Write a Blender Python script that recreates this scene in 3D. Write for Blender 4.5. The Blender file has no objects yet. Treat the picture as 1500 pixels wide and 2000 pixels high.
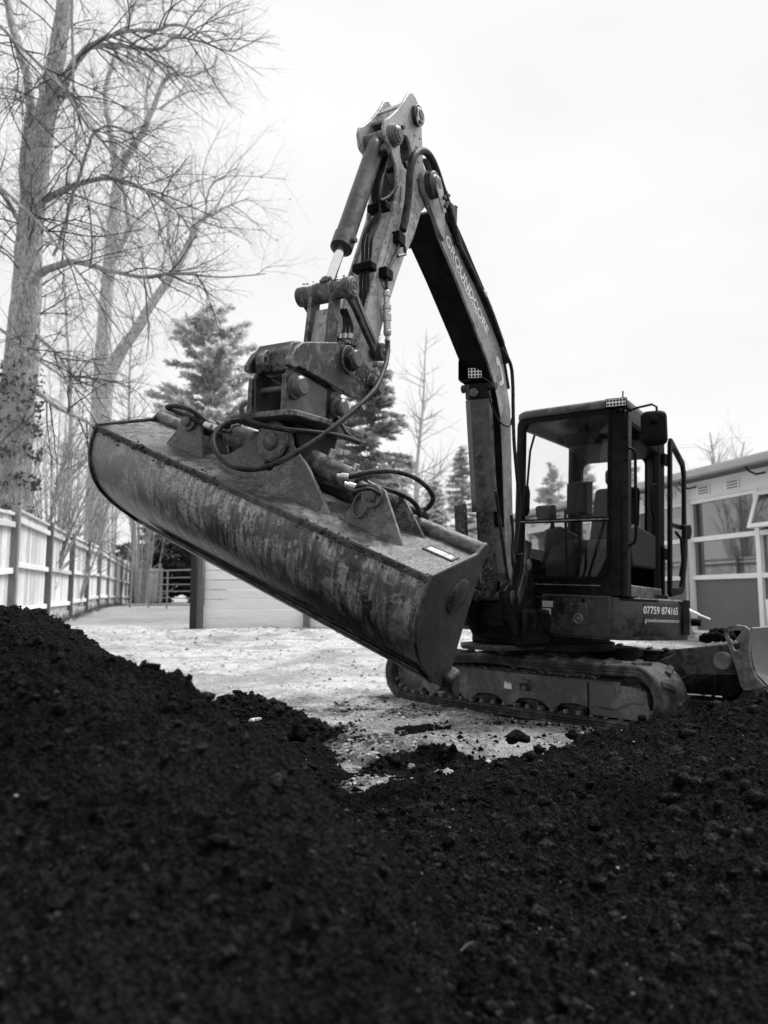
import bpy, bmesh, math, random
import numpy as np
from mathutils import Vector, Matrix
from mathutils.geometry import tessellate_polygon
from math import sin, cos, pi, radians, sqrt, atan2, exp

SC = bpy.context.scene
COL = SC.collection
rnd = random.Random(7)

# ------------------------------------------------------------------ camera
CAM_H, PITCH, FPX = 0.97, radians(6.5), 1450.0
cam_d = bpy.data.cameras.new('camera')
cam = bpy.data.objects.new('camera', cam_d); COL.objects.link(cam)
cam.location = (0, 0, CAM_H); cam.rotation_euler = (pi/2 + PITCH, 0, 0)
cam_d.sensor_fit = 'VERTICAL'; cam_d.sensor_height = 36.0; cam_d.sensor_width = 27.0
cam_d.lens = FPX/2000*36.0
cam_d.clip_start = 0.05; cam_d.clip_end = 1500
cam_d.dof.use_dof = True; cam_d.dof.focus_distance = 4.0; cam_d.dof.aperture_fstop = 2.2
SC.camera = cam

# ------------------------------------------------------------------ sky + sun
SUN_EL, SUN_AZ = radians(62), radians(55)       # azimuth measured from +Y (ahead) towards +X (right)
w = bpy.data.worlds.new('World'); SC.world = w; w.use_nodes = True
nt = w.node_tree; nt.nodes.clear()
def wn(t, **k):
    n = nt.nodes.new(t)
    for a, b in k.items(): setattr(n, a, b)
    return n
sky = wn('ShaderNodeTexSky', sky_type='NISHITA', sun_disc=False)
sky.sun_elevation = SUN_EL; sky.sun_rotation = SUN_AZ
bw = wn('ShaderNodeRGBToBW'); nt.links.new(sky.outputs[0], bw.inputs[0])
tc = wn('ShaderNodeTexCoord')
mp = wn('ShaderNodeMapping'); mp.inputs['Scale'].default_value = (1.3, 1.3, 3.2)
nt.links.new(tc.outputs['Generated'], mp.inputs[0])
cl = wn('ShaderNodeTexNoise'); cl.inputs['Scale'].default_value = 1.6; cl.inputs['Detail'].default_value = 5; cl.inputs['Roughness'].default_value = 0.5
nt.links.new(mp.outputs[0], cl.inputs['Vector'])
mr = wn('ShaderNodeMapRange'); mr.inputs['From Min'].default_value = 0.3; mr.inputs['From Max'].default_value = 0.7
mr.inputs['To Min'].default_value = 5.7; mr.inputs['To Max'].default_value = 6.4
nt.links.new(cl.outputs[0], mr.inputs[0])
mx = wn('ShaderNodeMix', data_type='FLOAT'); mx.inputs['Factor'].default_value = 0.93
nt.links.new(bw.outputs[0], mx.inputs[2]); nt.links.new(mr.outputs[0], mx.inputs[3])
bg = wn('ShaderNodeBackground'); bg.inputs['Strength'].default_value = 0.1
nt.links.new(mx.outputs[0], bg.inputs['Color'])
wo = wn('ShaderNodeOutputWorld'); nt.links.new(bg.outputs[0], wo.inputs[0])

sun_d = bpy.data.lights.new('sun', 'SUN'); sun_d.energy = 3.4; sun_d.angle = radians(30); sun_d.color = (1, 1, 1)
sun = bpy.data.objects.new('sun', sun_d); COL.objects.link(sun)
sdir = Vector((sin(SUN_AZ)*cos(SUN_EL), cos(SUN_AZ)*cos(SUN_EL), sin(SUN_EL)))
sun.rotation_euler = sdir.to_track_quat('Z', 'Y').to_euler()

SC.view_settings.view_transform = 'Standard'; SC.view_settings.look = 'None'
SC.view_settings.exposure = 0.72; SC.view_settings.gamma = 1.0; SC.view_settings.use_curve_mapping = False
SC.cycles.max_bounces = 6; SC.cycles.diffuse_bounces = 1; SC.cycles.glossy_bounces = 3; SC.cycles.transparent_max_bounces = 24; SC.cycles.use_denoising = True

# ------------------------------------------------------------------ geometry helpers
V = np.array
def nrm(v): return v/np.linalg.norm(v)
C0 = V([0, 0, CAM_H]); FW = V([0, cos(PITCH), sin(PITCH)]); UPV = V([0, -sin(PITCH), cos(PITCH)])
def ray(x, y): return FW + V([1., 0, 0])*(x-750)/FPX + UPV*(1000-y)/FPX
def at(x, y, Y):
    r = ray(x, y); return C0 + r*(Y/r[1])
def onplane(x, y, o, n):
    r = ray(x, y); return C0 + r*(((o-C0)@n)/(r@n))

class Fr:                                   # a frame: origin and three axes
    def __init__(s, o, m): s.o = V(o, float); s.m = V(m, float)
    def __call__(s, a, b, c): return s.o + s.m[:, 0]*a + s.m[:, 1]*b + s.m[:, 2]*c
    def un(s, x, y, ax, val):               # point of the plane (axis ax = val) seen at a pixel
        p = onplane(x, y, s.o + s.m[:, ax]*val, s.m[:, ax]); return s.m.T@(p-s.o)
WORLD = Fr((0, 0, 0), np.eye(3))

def catmull(pts, n=8, closed=False):
    P = [V(p, float) for p in pts]
    if closed: P = [P[-1]] + P + [P[0], P[1]]
    else: P = [2*P[0]-P[1]] + P + [2*P[-1]-P[-2]]
    out = []
    for i in range(1, len(P)-2):
        p0, p1, p2, p3 = P[i-1:i+3]
        for k in range(n):
            t = k/n
            out.append(.5*((2*p1) + (-p0+p2)*t + (2*p0-5*p1+4*p2-p3)*t*t + (-p0+3*p1-3*p2+p3)*t**3))
    if not closed: out.append(P[-2])
    return out

def arc(cx, cy, r, a0, a1, n):              # degrees
    return [(cx+r*cos(radians(a0+(a1-a0)*i/n)), cy+r*sin(radians(a0+(a1-a0)*i/n))) for i in range(n+1)]

class MB:
    def __init__(s): s.v = []; s.f = []; s.uv = None
    def add(s, vs, fs):
        b = len(s.v); s.v += [tuple(map(float, q)) for q in vs]; s.f += [tuple(b+i for i in f) for f in fs]; return b
    # polygon in two axes of a frame, extruded along the third.  ax = extrusion axis
    def prism(s, fr, poly, e0, e1, ax=1, hole=None):
        oth = [i for i in (0, 1, 2) if i != ax]
        def pt(p, e):
            q = [0, 0, 0]; q[oth[0]] = p[0]; q[oth[1]] = p[1]; q[ax] = e; return fr(*q)
        loops = [list(poly)] + ([list(h) for h in hole] if hole else [])
        allp = [p for l in loops for p in l]; n = len(allp)
        vs = [pt(p, e0) for p in allp] + [pt(p, e1) for p in allp]; fs = []
        if hole:
            tri = tessellate_polygon([[Vector((p[0], p[1], 0)) for p in l] for l in loops])
            fs += [tuple(t) for t in tri] + [tuple(n+i for i in reversed(t)) for t in tri]
        else:
            fs += [tuple(range(n)), tuple(range(2*n-1, n-1, -1))]
        b = 0
        for l in loops:
            k = len(l)
            for i in range(k):
                j = (i+1) % k; fs.append((b+i, b+j, n+b+j, n+b+i))
            b += k
        s.add(vs, fs); return s
    def box(s, fr, a0, a1, b0, b1, c0, c1):
        return s.prism(fr, [(a0, c0), (a1, c0), (a1, c1), (a0, c1)], b0, b1, ax=1)
    def lathe(s, p0, p1, prof, n=20):       # prof: (distance along p0->p1, radius)
        p0 = V(p0, float); d = nrm(V(p1, float)-p0)
        u = nrm(np.cross(d, (0, 0, 1) if abs(d[2]) < .9 else (1, 0, 0))); v_ = np.cross(d, u)
        vs = []; fs = []
        for t, r in prof:
            for k in range(n):
                a = 2*pi*k/n; vs.append(p0 + d*t + (u*cos(a)+v_*sin(a))*max(r, 1e-5))
        m = len(prof)
        for i in range(m-1):
            for k in range(n):
                k2 = (k+1) % n; fs.append((i*n+k, i*n+k2, (i+1)*n+k2, (i+1)*n+k))
        fs.append(tuple(range(n-1, -1, -1))); fs.append(tuple((m-1)*n+k for k in range(n)))
        s.add(vs, fs); return s
    def cyl(s, p0, p1, r, n=20, ch=0.0):
        L = float(np.linalg.norm(V(p1, float)-V(p0, float))); c = ch or min(r, L)*.08
        return s.lathe(p0, p1, [(0, r-c), (c, r), (L-c, r), (L, r-c)], n)
    def tube(s, pts, r, n=8):
        vs, fs = tube_np([(V(pts, float), np.full(len(pts), r) if np.isscalar(r) else V(r, float))], n, caps=True)
        s.add(vs, fs); return s
    def build(s, name, mat, parent=None, bevel=0, smooth=35, seg=2, recalc=True, loc=None):
        me = bpy.data.meshes.new(name)
        vs = V(s.v, float)
        o_loc = V(loc, float) if loc is not None else (V(parent_loc(parent)) if parent else V([0, 0, 0.]))
        me.from_pydata([tuple(q) for q in (vs-o_loc)], [], s.f)
        if recalc:
            bm = bmesh.new(); bm.from_mesh(me); bmesh.ops.recalc_face_normals(bm, faces=bm.faces); bm.to_mesh(me); bm.free()
        if s.uv is not None:
            ul = me.uv_layers.new(name='UVMap')
            for l in me.loops: ul.data[l.index].uv = s.uv[l.vertex_index]
        return finish(name, me, mat, parent, bevel, smooth, seg, o_loc)

def parent_loc(p):
    l = V([0., 0, 0])
    while p is not None: l = l + V(p.location); p = p.parent
    return l
def finish(name, me, mat, parent, bevel=0, smooth=35, seg=2, o_loc=(0, 0, 0)):
    me.materials.append(mat)
    if smooth:
        me.polygons.foreach_set('use_smooth', [True]*len(me.polygons))
        if smooth < 180: me.set_sharp_from_angle(angle=radians(smooth))
    o = bpy.data.objects.new(name, me); COL.objects.link(o)
    if parent:
        o.parent = parent; o.location = V(o_loc) - parent_loc(parent)
    else: o.location = o_loc
    if bevel:
        m = o.modifiers.new('bevel', 'BEVEL'); m.width = bevel; m.segments = seg; m.limit_method = 'ANGLE'; m.angle_limit = radians(40); m.harden_normals = False
    return o

def tube_np(lines, sides=6, caps=False):
    """many tapered tubes as vertex and face lists / arrays"""
    VS = []; FS = []; base = 0
    ang = np.arange(sides)*2*pi/sides; ca, sa = np.cos(ang), np.sin(ang)
    for P, R in lines:
        n = len(P)
        T = np.gradient(P, axis=0); T /= (np.linalg.norm(T, axis=1)[:, None]+1e-12)
        ref = V([0.13, 0.31, 0.94]) if abs(T[:, 2]).mean() < .8 else V([0.93, 0.3, 0.1])
        U = np.cross(T, ref); U /= (np.linalg.norm(U, axis=1)[:, None]+1e-12)
        for i in range(1, n):                       # keep the frame from flipping
            u = U[i-1]-T[i]*(U[i-1]@T[i]); U[i] = u/(np.linalg.norm(u)+1e-12)
        W = np.cross(T, U)
        ring = P[:, None, :] + R[:, None, None]*(U[:, None, :]*ca[None, :, None] + W[:, None, :]*sa[None, :, None])
        VS.append(ring.reshape(-1, 3))
        i = np.arange(n-1)[:, None]*sides; k = np.arange(sides)[None, :]; k2 = (k+1) % sides
        q = np.stack([i+k, i+k2, i+sides+k2, i+sides+k], -1).reshape(-1, 4)+base
        FS.append(q)
        if caps:
            FS_c = [tuple(base+j for j in range(sides-1, -1, -1)), tuple(base+(n-1)*sides+j for j in range(sides))]
            FS.append(FS_c)
        base += n*sides
    if caps:
        fl = []
        for f in FS: fl += [tuple(int(x) for x in q) for q in f]
        return np.concatenate(VS), fl
    return np.concatenate(VS), np.concatenate(FS)

def mesh_np(name, VS, QS):
    """mesh from arrays; QS is (n,3) or (n,4)"""
    me = bpy.data.meshes.new(name); VS = np.ascontiguousarray(VS, np.float32); QS = np.ascontiguousarray(QS, np.int32)
    k = QS.shape[1]
    me.vertices.add(len(VS)); me.vertices.foreach_set('co', VS.ravel())
    me.loops.add(QS.size); me.loops.foreach_set('vertex_index', QS.ravel())
    me.polygons.add(len(QS)); me.polygons.foreach_set('loop_start', np.arange(0, QS.size, k, dtype=np.int32))
    me.polygons.foreach_set('loop_total', np.full(len(QS), k, np.int32))
    me.update(calc_edges=True); me.validate(); return me

def empty(name, loc):
    o = bpy.data.objects.new(name, None); o.empty_display_size = .2; o.location = loc; COL.objects.link(o); return o
def tag(o, label=None, cat=None, group=None, kind=None):
    if label: o['label'] = label
    if cat: o['category'] = cat
    if group: o['group'] = group
    if kind: o['kind'] = kind
    return o
def inst(name, me, parent, M):
    """object that shares mesh data, placed with a world matrix, child of an unrotated parent chain"""
    o = bpy.data.objects.new(name, me); COL.objects.link(o); o.parent = parent
    M = M.copy(); pl = parent_loc(parent); M.translation = M.translation - Vector(pl); o.matrix_local = M; return o
def mat4(o, ax, ay, az):
    return Matrix(((ax[0], ay[0], az[0], o[0]), (ax[1], ay[1], az[1], o[1]), (ax[2], ay[2], az[2], o[2]), (0, 0, 0, 1)))

# ------------------------------------------------------------------ numpy noise
def _h(ix, iy, s):
    h = (ix.astype(np.int64)*374761393 + iy.astype(np.int64)*668265263 + s*974711) & 0xffffffff
    h = ((h ^ (h >> 13))*1274126177) & 0xffffffff
    return ((h ^ (h >> 16)) & 0xffffff)/float(0xffffff)
def vnoise(x, y, s=0):
    xi = np.floor(x); yi = np.floor(y); fx = x-xi; fy = y-yi
    fx = fx*fx*(3-2*fx); fy = fy*fy*(3-2*fy)
    a = _h(xi, yi, s); b = _h(xi+1, yi, s); c = _h(xi, yi+1, s); d = _h(xi+1, yi+1, s)
    return (a*(1-fx)+b*fx)*(1-fy)+(c*(1-fx)+d*fx)*fy
def fbm(x, y, s=0, o=4, g=.5):
    t = 0; a = 1; n = 0
    for i in range(o):
        t = t+a*(vnoise(x*2**i+17.3*i, y*2**i-9.1*i, s+i)-.5); n += a; a *= g
    return t/n*2
def worley(x, y, s=0):
    xi = np.floor(x); yi = np.floor(y); best = np.full(x.shape, 9.)
    for dx in (-1, 0, 1):
        for dy in (-1, 0, 1):
            cx = xi+dx; cy = yi+dy
            px = cx+_h(cx, cy, s); py = cy+_h(cx, cy, s+77)
            best = np.minimum(best, (px-x)**2+(py-y)**2)
    return np.sqrt(best)
def sstep(a, b, x):
    t = np.clip((x-a)/(b-a), 0, 1); return t*t*(3-2*t)

# ------------------------------------------------------------------ materials (grey photograph: grey pigments)
def g3(v): return (v, v, v, 1)
class NT:
    def __init__(s, name):
        s.m = bpy.data.materials.new(name); s.m.use_nodes = True; s.t = s.m.node_tree
        s.b = s.t.nodes['Principled BSDF']; s.tc = s.n('ShaderNodeTexCoord')
    def n(s, t, **k):
        x = s.t.nodes.new(t)
        for a, b in k.items():
            if a in x.inputs: s.set(x.inputs[a], b)
            else: setattr(x, a, b)
        return x
    def set(s, inp, v):
        if isinstance(v, bpy.types.NodeSocket): s.t.links.new(v, inp)
        else: inp.default_value = v
    def co(s, kind='Object', scale=(1, 1, 1), rot=(0, 0, 0)):
        m = s.n('ShaderNodeMapping'); s.t.links.new(s.tc.outputs[kind], m.inputs[0])
        m.inputs['Scale'].default_value = scale; m.inputs['Rotation'].default_value = rot; return m.outputs[0]
    def noise(s, vec, scale, detail=4, rough=.55, dist=0):
        x = s.n('ShaderNodeTexNoise'); s.t.links.new(vec, x.inputs['Vector'])
        x.inputs['Scale'].default_value = scale; x.inputs['Detail'].default_value = detail
        x.inputs['Roughness'].default_value = rough; x.inputs['Distortion'].default_value = dist; return x.outputs[0]
    def ramp(s, f, lo, hi, a=0., b=1.):
        x = s.n('ShaderNodeMapRange'); s.set(x.inputs[0], f)
        for i, v in zip((1, 2, 3, 4), (lo, hi, a, b)): s.set(x.inputs[i], v)
        return x.outputs[0]
    def mix(s, f, a, b):
        x = s.n('ShaderNodeMix', data_type='FLOAT'); s.set(x.inputs[0], f); s.set(x.inputs[2], a); s.set(x.inputs[3], b); return x.outputs[0]
    def op(s, o, a, b=0.):
        x = s.n('ShaderNodeMath', operation=o); s.set(x.inputs[0], a); s.set(x.inputs[1], b); return x.outputs[0]
    def bump(s, h, st=.3, d=.01, prev=None):
        x = s.n('ShaderNodeBump'); s.set(x.inputs['Height'], h); x.inputs['Strength'].default_value = st; x.inputs['Distance'].default_value = d
        if prev is not None: s.t.links.new(prev, x.inputs['Normal'])
        return x.outputs[0]
    def done(s, col, rough=.6, spec=.4, normal=None, metal=0.):
        s.set(s.b.inputs['Base Color'], col if isinstance(col, bpy.types.NodeSocket) else g3(col))
        s.set(s.b.inputs['Roughness'], rough); s.b.inputs['Specular IOR Level'].default_value = spec; s.set(s.b.inputs['Metallic'], metal)
        if normal is not None: s.t.links.new(normal, s.b.inputs['Normal'])
        return s.m

def worn(name, c, dirt=.25, amount=.35, scale=6, rough=.45, spec=.45, var=.18, bump=.25, chips=.0, chipc=.5, edge=0., edgec=.4):
    k = NT(name); o = k.co()
    n1 = k.noise(o, scale*.35, 5, .6); n2 = k.noise(o, scale*2.2, 6, .7, .6); n3 = k.noise(o, scale*14, 4, .65)
    col = k.ramp(n1, .35, .65, c*(1-var*1.5), c*(1+var*1.5))
    f = k.ramp(k.op('ADD', n2, k.ramp(n1, .35, .65, -.10, .10)), .47, .64, 0, min(1, amount*1.5))
    col = k.mix(f, col, dirt)
    f2 = k.ramp(n3, .55, .64, 0, amount); col = k.mix(f2, col, c*.45)
    if chips:
        n4 = k.noise(o, scale*7, 3, .8, .3); f4 = k.ramp(n4, .60, .64, 0, chips); col = k.mix(f4, col, chipc)
    if edge:                                                     # paint rubbed off along the edges
        be = k.n('ShaderNodeBevel', samples=3); be.inputs['Radius'].default_value = .011; ge = k.n('ShaderNodeNewGeometry')
        dt = k.n('ShaderNodeVectorMath', operation='DOT_PRODUCT'); k.t.links.new(be.outputs[0], dt.inputs[0]); k.t.links.new(ge.outputs['Normal'], dt.inputs[1])
        em = k.op('MULTIPLY', k.ramp(dt.outputs['Value'], .985, .86, 0, 1), k.ramp(n2, .40, .56, 0, edge)); col = k.mix(em, col, edgec)
    r = k.mix(f, k.ramp(n2, .3, .7, rough*.8, rough*1.2), .85)
    return k.done(col, r, spec, k.bump(k.op('ADD', n3, k.op('MULTIPLY', n2, .8)), bump, .004))

def plain(name, c, rough=.6, spec=.3, var=.12, scale=8, bump=.1, metal=0.):
    k = NT(name); o = k.co(); n1 = k.noise(o, scale, 5, .6); n2 = k.noise(o, scale*9, 3, .6)
    return k.done(k.ramp(n1, .3, .7, c*(1-var), c*(1+var)), k.ramp(n2, .3, .7, rough*.85, min(1, rough*1.15)), spec, k.bump(n2, bump, .003), metal)

def glass_mat(name, tint=.93, refl=1.0, dirt=.05):
    k = NT(name); t = k.t; o = k.co()
    lw = k.n('ShaderNodeLayerWeight'); lw.inputs[0].default_value = .5
    F = k.op('ADD', k.op('MULTIPLY', k.op('POWER', lw.outputs['Facing'], 5.0), .9), .035)
    n = k.noise(o, 5, 5, .65)
    tr = k.n('ShaderNodeBsdfTransparent'); tr.inputs[0].default_value = g3(tint)
    gl = k.n('ShaderNodeBsdfGlossy'); gl.inputs['Roughness'].default_value = .02; gl.inputs[0].default_value = g3(.95)
    df = k.n('ShaderNodeBsdfDiffuse'); df.inputs[0].default_value = g3(.45)
    m0 = k.n('ShaderNodeMixShader'); k.set(m0.inputs[0], k.ramp(n, .35, .75, dirt*.3, dirt)); t.links.new(tr.outputs[0], m0.inputs[1]); t.links.new(df.outputs[0], m0.inputs[2])
    m1 = k.n('ShaderNodeMixShader'); k.set(m1.inputs[0], k.op('MULTIPLY', F, refl)); t.links.new(m0.outputs[0], m1.inputs[1]); t.links.new(gl.outputs[0], m1.inputs[2])
    t.links.new(m1.outputs[0], t.nodes['Material Output'].inputs[0]); return k.m

M = {}
M['boom_paint'] = worn('pale_paint_boom', .26, .09, .40, 6, .38, chips=.5, chipc=.04, edge=.9, edgec=.04)
M['arm_paint'] = worn('pale_paint_arm', .37, .09, .42, 7, .38, chips=.85, chipc=.02, edge=1., edgec=.03)
M['underside'] = worn('dark_boom_underside', .005, .02, .35, 4, .6, spec=.06)  # downward face of the boom, far darker than its sides
M['dark_steel'] = worn('dark_worn_steel', .009, .09, .3, 9, .4, spec=.3, chips=.3, chipc=.16, edge=.9, edgec=.22)
M['grey_steel'] = worn('grey_painted_steel', .05, .16, .4, 7, .42, chips=.35, chipc=.02, edge=.9, edgec=.38)
M['hitch_paint'] = worn('grey_hitch_paint', .024, .22, .45, 10, .4, var=.5, chips=.8, chipc=.010, bump=.9, edge=.9, edgec=.30)
M['pin_steel'] = worn('dull_pin_steel', .085, .03, .5, 16, .35, chips=.3, chipc=.3)
M['cab_black'] = worn('black_cab_paint', .004, .03, .22, 6, .35, spec=.10, chips=.12, chipc=.12)
M['body_grey'] = worn('dark_grey_body_paint', .017, .07, .3, 6, .25, spec=.35, chips=.35, chipc=.16, edge=.8, edgec=.16)
M['black_plastic'] = plain('black_plastic', .004, .5, .08)
M['interior'] = plain('grey_cab_trim', .012, .7, .25)
M['rubber'] = worn('muddy_rubber', .024, .13, .45, 3.5, .75, spec=.2, bump=.5)
M['hose'] = worn('black_rubber_hose', .006, .08, .35, 18, .5, spec=.2, bump=.4)
M['track_frame'] = worn('dusty_track_frame', .10, .20, .5, 3, .75, spec=.2, bump=.6, chips=.4, chipc=.03)
M['chrome'] = plain('bright_rod_chrome', .75, .12, .5, .05, 30, .02, 1.0)
M['fitting'] = plain('zinc_fitting', .42, .35, .5, .3, 40, .1, .7)
M['white_vinyl'] = plain('white_vinyl_lettering', .72, .5, .3, .06)
M['light_vinyl'] = plain('faded_white_vinyl', .80, .5, .3, .08)
M['black_vinyl'] = plain('black_vinyl_decal', .012, .4, .4)
M['sticker'] = worn('worn_white_sticker', .55, .2, .6, 18, .5)
M['led'] = plain('led_reflector', .42, .15, .5, .05, 30, .02, .8)
M['cab_glass'] = glass_mat('cab_glass', .99, .38, .006)
M['clear_lens'] = glass_mat('lamp_lens', .95, 1.0, .02)
M['mud'] = None
def bucket_shell_mat():
    k = NT('scraped_bucket_steel'); uv = k.co('UV')              # u: metres along the bucket, v: metres round the curve from the top edge
    sep = k.n('ShaderNodeSeparateXYZ'); k.t.links.new(k.tc.outputs['UV'], sep.inputs[0]); u, v = sep.outputs[0], sep.outputs[1]
    big = k.noise(k.co('UV', (1.6, 2.4, 1)), 1.6, 4, .6, .4)
    streak = k.noise(k.co('UV', (46, 5, 1), (0, 0, .12)), 1.0, 5, .62, .15)
    fine = k.noise(k.co('UV', (150, 14, 1), (0, 0, .10)), 1.0, 4, .6)
    pat = k.noise(k.co('UV', (7, 6, 1)), 1.0, 7, .72, .8)
    speck = k.noise(k.co('UV', (60, 60, 1)), 1.0, 4, .6)
    c = k.ramp(big, .38, .62, .018, .07)
    msk = k.noise(k.co('UV', (2.3, 3.0, 1), (0, 0, .7)), 1.3, 4, .6, .6); st2 = k.noise(k.co('UV', (30, 7, 1), (0, 0, -.45)), 1.0, 6, .65, .6)
    c = k.mix(k.op('MULTIPLY', k.ramp(streak, .47, .60, 0, .7), k.ramp(msk, .42, .60, 0, 1)), c, .20); c = k.mix(k.ramp(streak, .46, .36, 0, .45), c, .02); c = k.mix(k.op('MULTIPLY', k.ramp(st2, .55, .62, 0, .6), k.ramp(msk, .60, .42, 0, 1)), c, .24)
    c = k.mix(k.op('MULTIPLY', k.ramp(fine, .58, .66, 0, .6), k.ramp(pat, .42, .58, .1, 1)), c, .34)
    # bare scuffed metal and dried mud on the upper half, thicker to the far end
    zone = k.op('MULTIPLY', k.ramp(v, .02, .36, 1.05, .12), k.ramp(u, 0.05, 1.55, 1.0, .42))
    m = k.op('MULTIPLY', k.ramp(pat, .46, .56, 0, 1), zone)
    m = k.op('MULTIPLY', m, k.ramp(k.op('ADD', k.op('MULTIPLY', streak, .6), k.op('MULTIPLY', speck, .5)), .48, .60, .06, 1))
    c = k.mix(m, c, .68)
    c = k.mix(k.op('MULTIPLY', k.ramp(u, 0.0, 1.2, .75, 0), k.ramp(v, .10, .36, 1, 0)), c, .22)  # smooth pale tone, strongest at the upper far end
    # black patches, stronger lower down, ragged soil along the edges
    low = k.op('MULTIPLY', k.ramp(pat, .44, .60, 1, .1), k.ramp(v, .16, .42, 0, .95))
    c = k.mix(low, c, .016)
    bl = k.noise(k.co('UV', (3.1, 4.2, 1)), 1.0, 5, .7, .8); c = k.mix(k.ramp(bl, .60, .64, 0, .9), c, .012)
    edge = k.op('MULTIPLY', k.ramp(v, 0.0, .05, 1, 0), k.ramp(speck, .42, .6, 0, 1)); c = k.mix(edge, c, .02)
    r = k.mix(m, k.ramp(streak, .35, .7, .20, .44), .75)
    h = k.op('ADD', k.op('ADD', k.op('MULTIPLY', streak, .5), k.op('MULTIPLY', speck, .5)), k.op('MULTIPLY', m, .7))
    return k.done(c, r, .5, k.bump(h, .45, .006), .0)
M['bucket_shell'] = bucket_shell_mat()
def bucket_top_mat():
    k = NT('muddy_bucket_paint'); o = k.co()
    a = k.noise(o, 3.0, 5, .62, .4); b = k.noise(o, 16, 6, .72, .5); c_ = k.noise(o, 70, 4, .65)
    c = k.ramp(a, .35, .65, .03, .09)
    mud = k.op('MULTIPLY', k.ramp(b, .46, .56, 0, 1), k.ramp(a, .40, .58, .15, 1))
    c = k.mix(k.op('MULTIPLY', mud, .6), c, .26); c = k.mix(k.ramp(c_, .54, .62, 0, .75), c, .03)
    crack = k.noise(k.co('Object', (4, 4, 9), (.3, .5, .2)), 3, 6, .75, 1.2); c = k.mix(k.ramp(crack, .56, .585, 0, .7), c, .025)
    return k.done(c, k.mix(mud, .33, .85), .5, k.bump(k.op('ADD', mud, k.op('MULTIPLY', c_, .6)), .5, .006))
M['bucket_top'] = bucket_top_mat()
M['blade_grey'] = worn('scraped_blade_paint', .045, .16, .45, 7, .4, chips=.4, chipc=.012, edge=.9, edgec=.3)
M['bucket_end'] = worn('dark_bucket_end_paint', .022, .08, .4, 6, .4, var=.3, chips=.3, chipc=.012, bump=.5, edge=.9, edgec=.2)
M['mud_ridge'] = plain('caked_soil', .05, .95, .1, .6, 30, .8)
M['pale_mud'] = plain('dried_mud', .22, .95, .1, .4, 30, .8)

def soil_mat(nm='black_topsoil', g=1.):
    k = NT(nm); o = k.co()
    a = k.noise(o, 2.2, 5, .6); b = k.noise(o, 34, 6, .75); c_ = k.noise(o, 160, 3, .7)
    c = k.ramp(b, .40, .62, .002*g, .022*g); c = k.mix(k.ramp(a, .48, .62, 0, .5), c, .016*g); c = k.mix(k.ramp(a, .48, .38, 0, .6), c, .003*g)
    c = k.mix(k.ramp(c_, .64, .70, 0, .4), c, .06)
    vo = k.n('ShaderNodeTexVoronoi'); k.t.links.new(o, vo.inputs['Vector']); vo.inputs['Scale'].default_value = 95
    h = k.op('ADD', k.op('ADD', b, k.op('MULTIPLY', c_, .6)), k.op('MULTIPLY', vo.outputs['Distance'], -1.1))
    c = k.mix(k.ramp(vo.outputs['Distance'], .35, .65, 0, .6), c, .002)
    return k.done(c, .9, .03, k.bump(h, 1.0, .014))
M['soil'] = soil_mat(); M['crumb'] = soil_mat('lit_soil_crumbs', 2.4)  # crumbs paler than the soil, so their lit tops are in the colour
def ground_mat():
    k = NT('pale_compacted_ground'); o = k.co(); sep = k.n('ShaderNodeSeparateXYZ'); k.t.links.new(k.tc.outputs['Object'], sep.inputs[0])
    a = k.noise(o, .75, 6, .65, .6); b = k.noise(o, 3.5, 6, .70, .3); c_ = k.noise(o, 26, 5, .7); d = k.noise(o, 120, 3, .65)
    trk = k.noise(k.co('Object', (.5, 4.5, 1), (0, 0, .45)), 1.4, 5, .6, .4)
    c = k.ramp(b, .36, .64, .48, .74); c = k.mix(k.ramp(trk, .51, .60, 0, .65), c, .30); c = k.mix(k.ramp(a, .50, .60, 0, .75), c, .30)
    c = k.mix(k.ramp(c_, .53, .62, 0, .55), c, .26); c = k.mix(k.op('MULTIPLY', k.ramp(d, .55, .61, 0, .8), k.ramp(a, .40, .60, .15, 1)), c, .12); c = k.mix(k.ramp(d, .36, .42, .6, 0), c, .85)
    at_ = k.n('ShaderNodeAttribute', attribute_name='stain'); st = k.op('MULTIPLY', at_.outputs['Fac'], k.ramp(k.op('ADD', k.op('MULTIPLY', b, .5), k.op('MULTIPLY', c_, .5)), .36, .58, .25, 1.35)); c = k.mix(k.ramp(st, .12, .62, 0, .96), c, .035)
    # spilt dark soil in the working area near the heaps, damp earth along the far fence
    near = k.op('MULTIPLY', k.ramp(sep.outputs[1], 4.2, 5.4, 1, 0), k.ramp(b, .44, .60, 0, 1)); c = k.mix(k.op('MULTIPLY', near, .85), c, .03)
    damp = k.op('MULTIPLY', k.ramp(k.op('ADD', sep.outputs[1], k.op('MULTIPLY', b, 3.0)), 14.2, 15.8, 0, 1), k.ramp(k.op('ADD', sep.outputs[0], k.op('MULTIPLY', b, 2.0)), -2.6, -1.6, 1, 0))
    c = k.mix(k.op('MULTIPLY', damp, .7), c, .22)
    return k.done(c, .95, .12, k.bump(k.op('ADD', c_, k.op('MULTIPLY', d, .6)), 1.0, .035))
M['ground'] = ground_mat()
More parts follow.
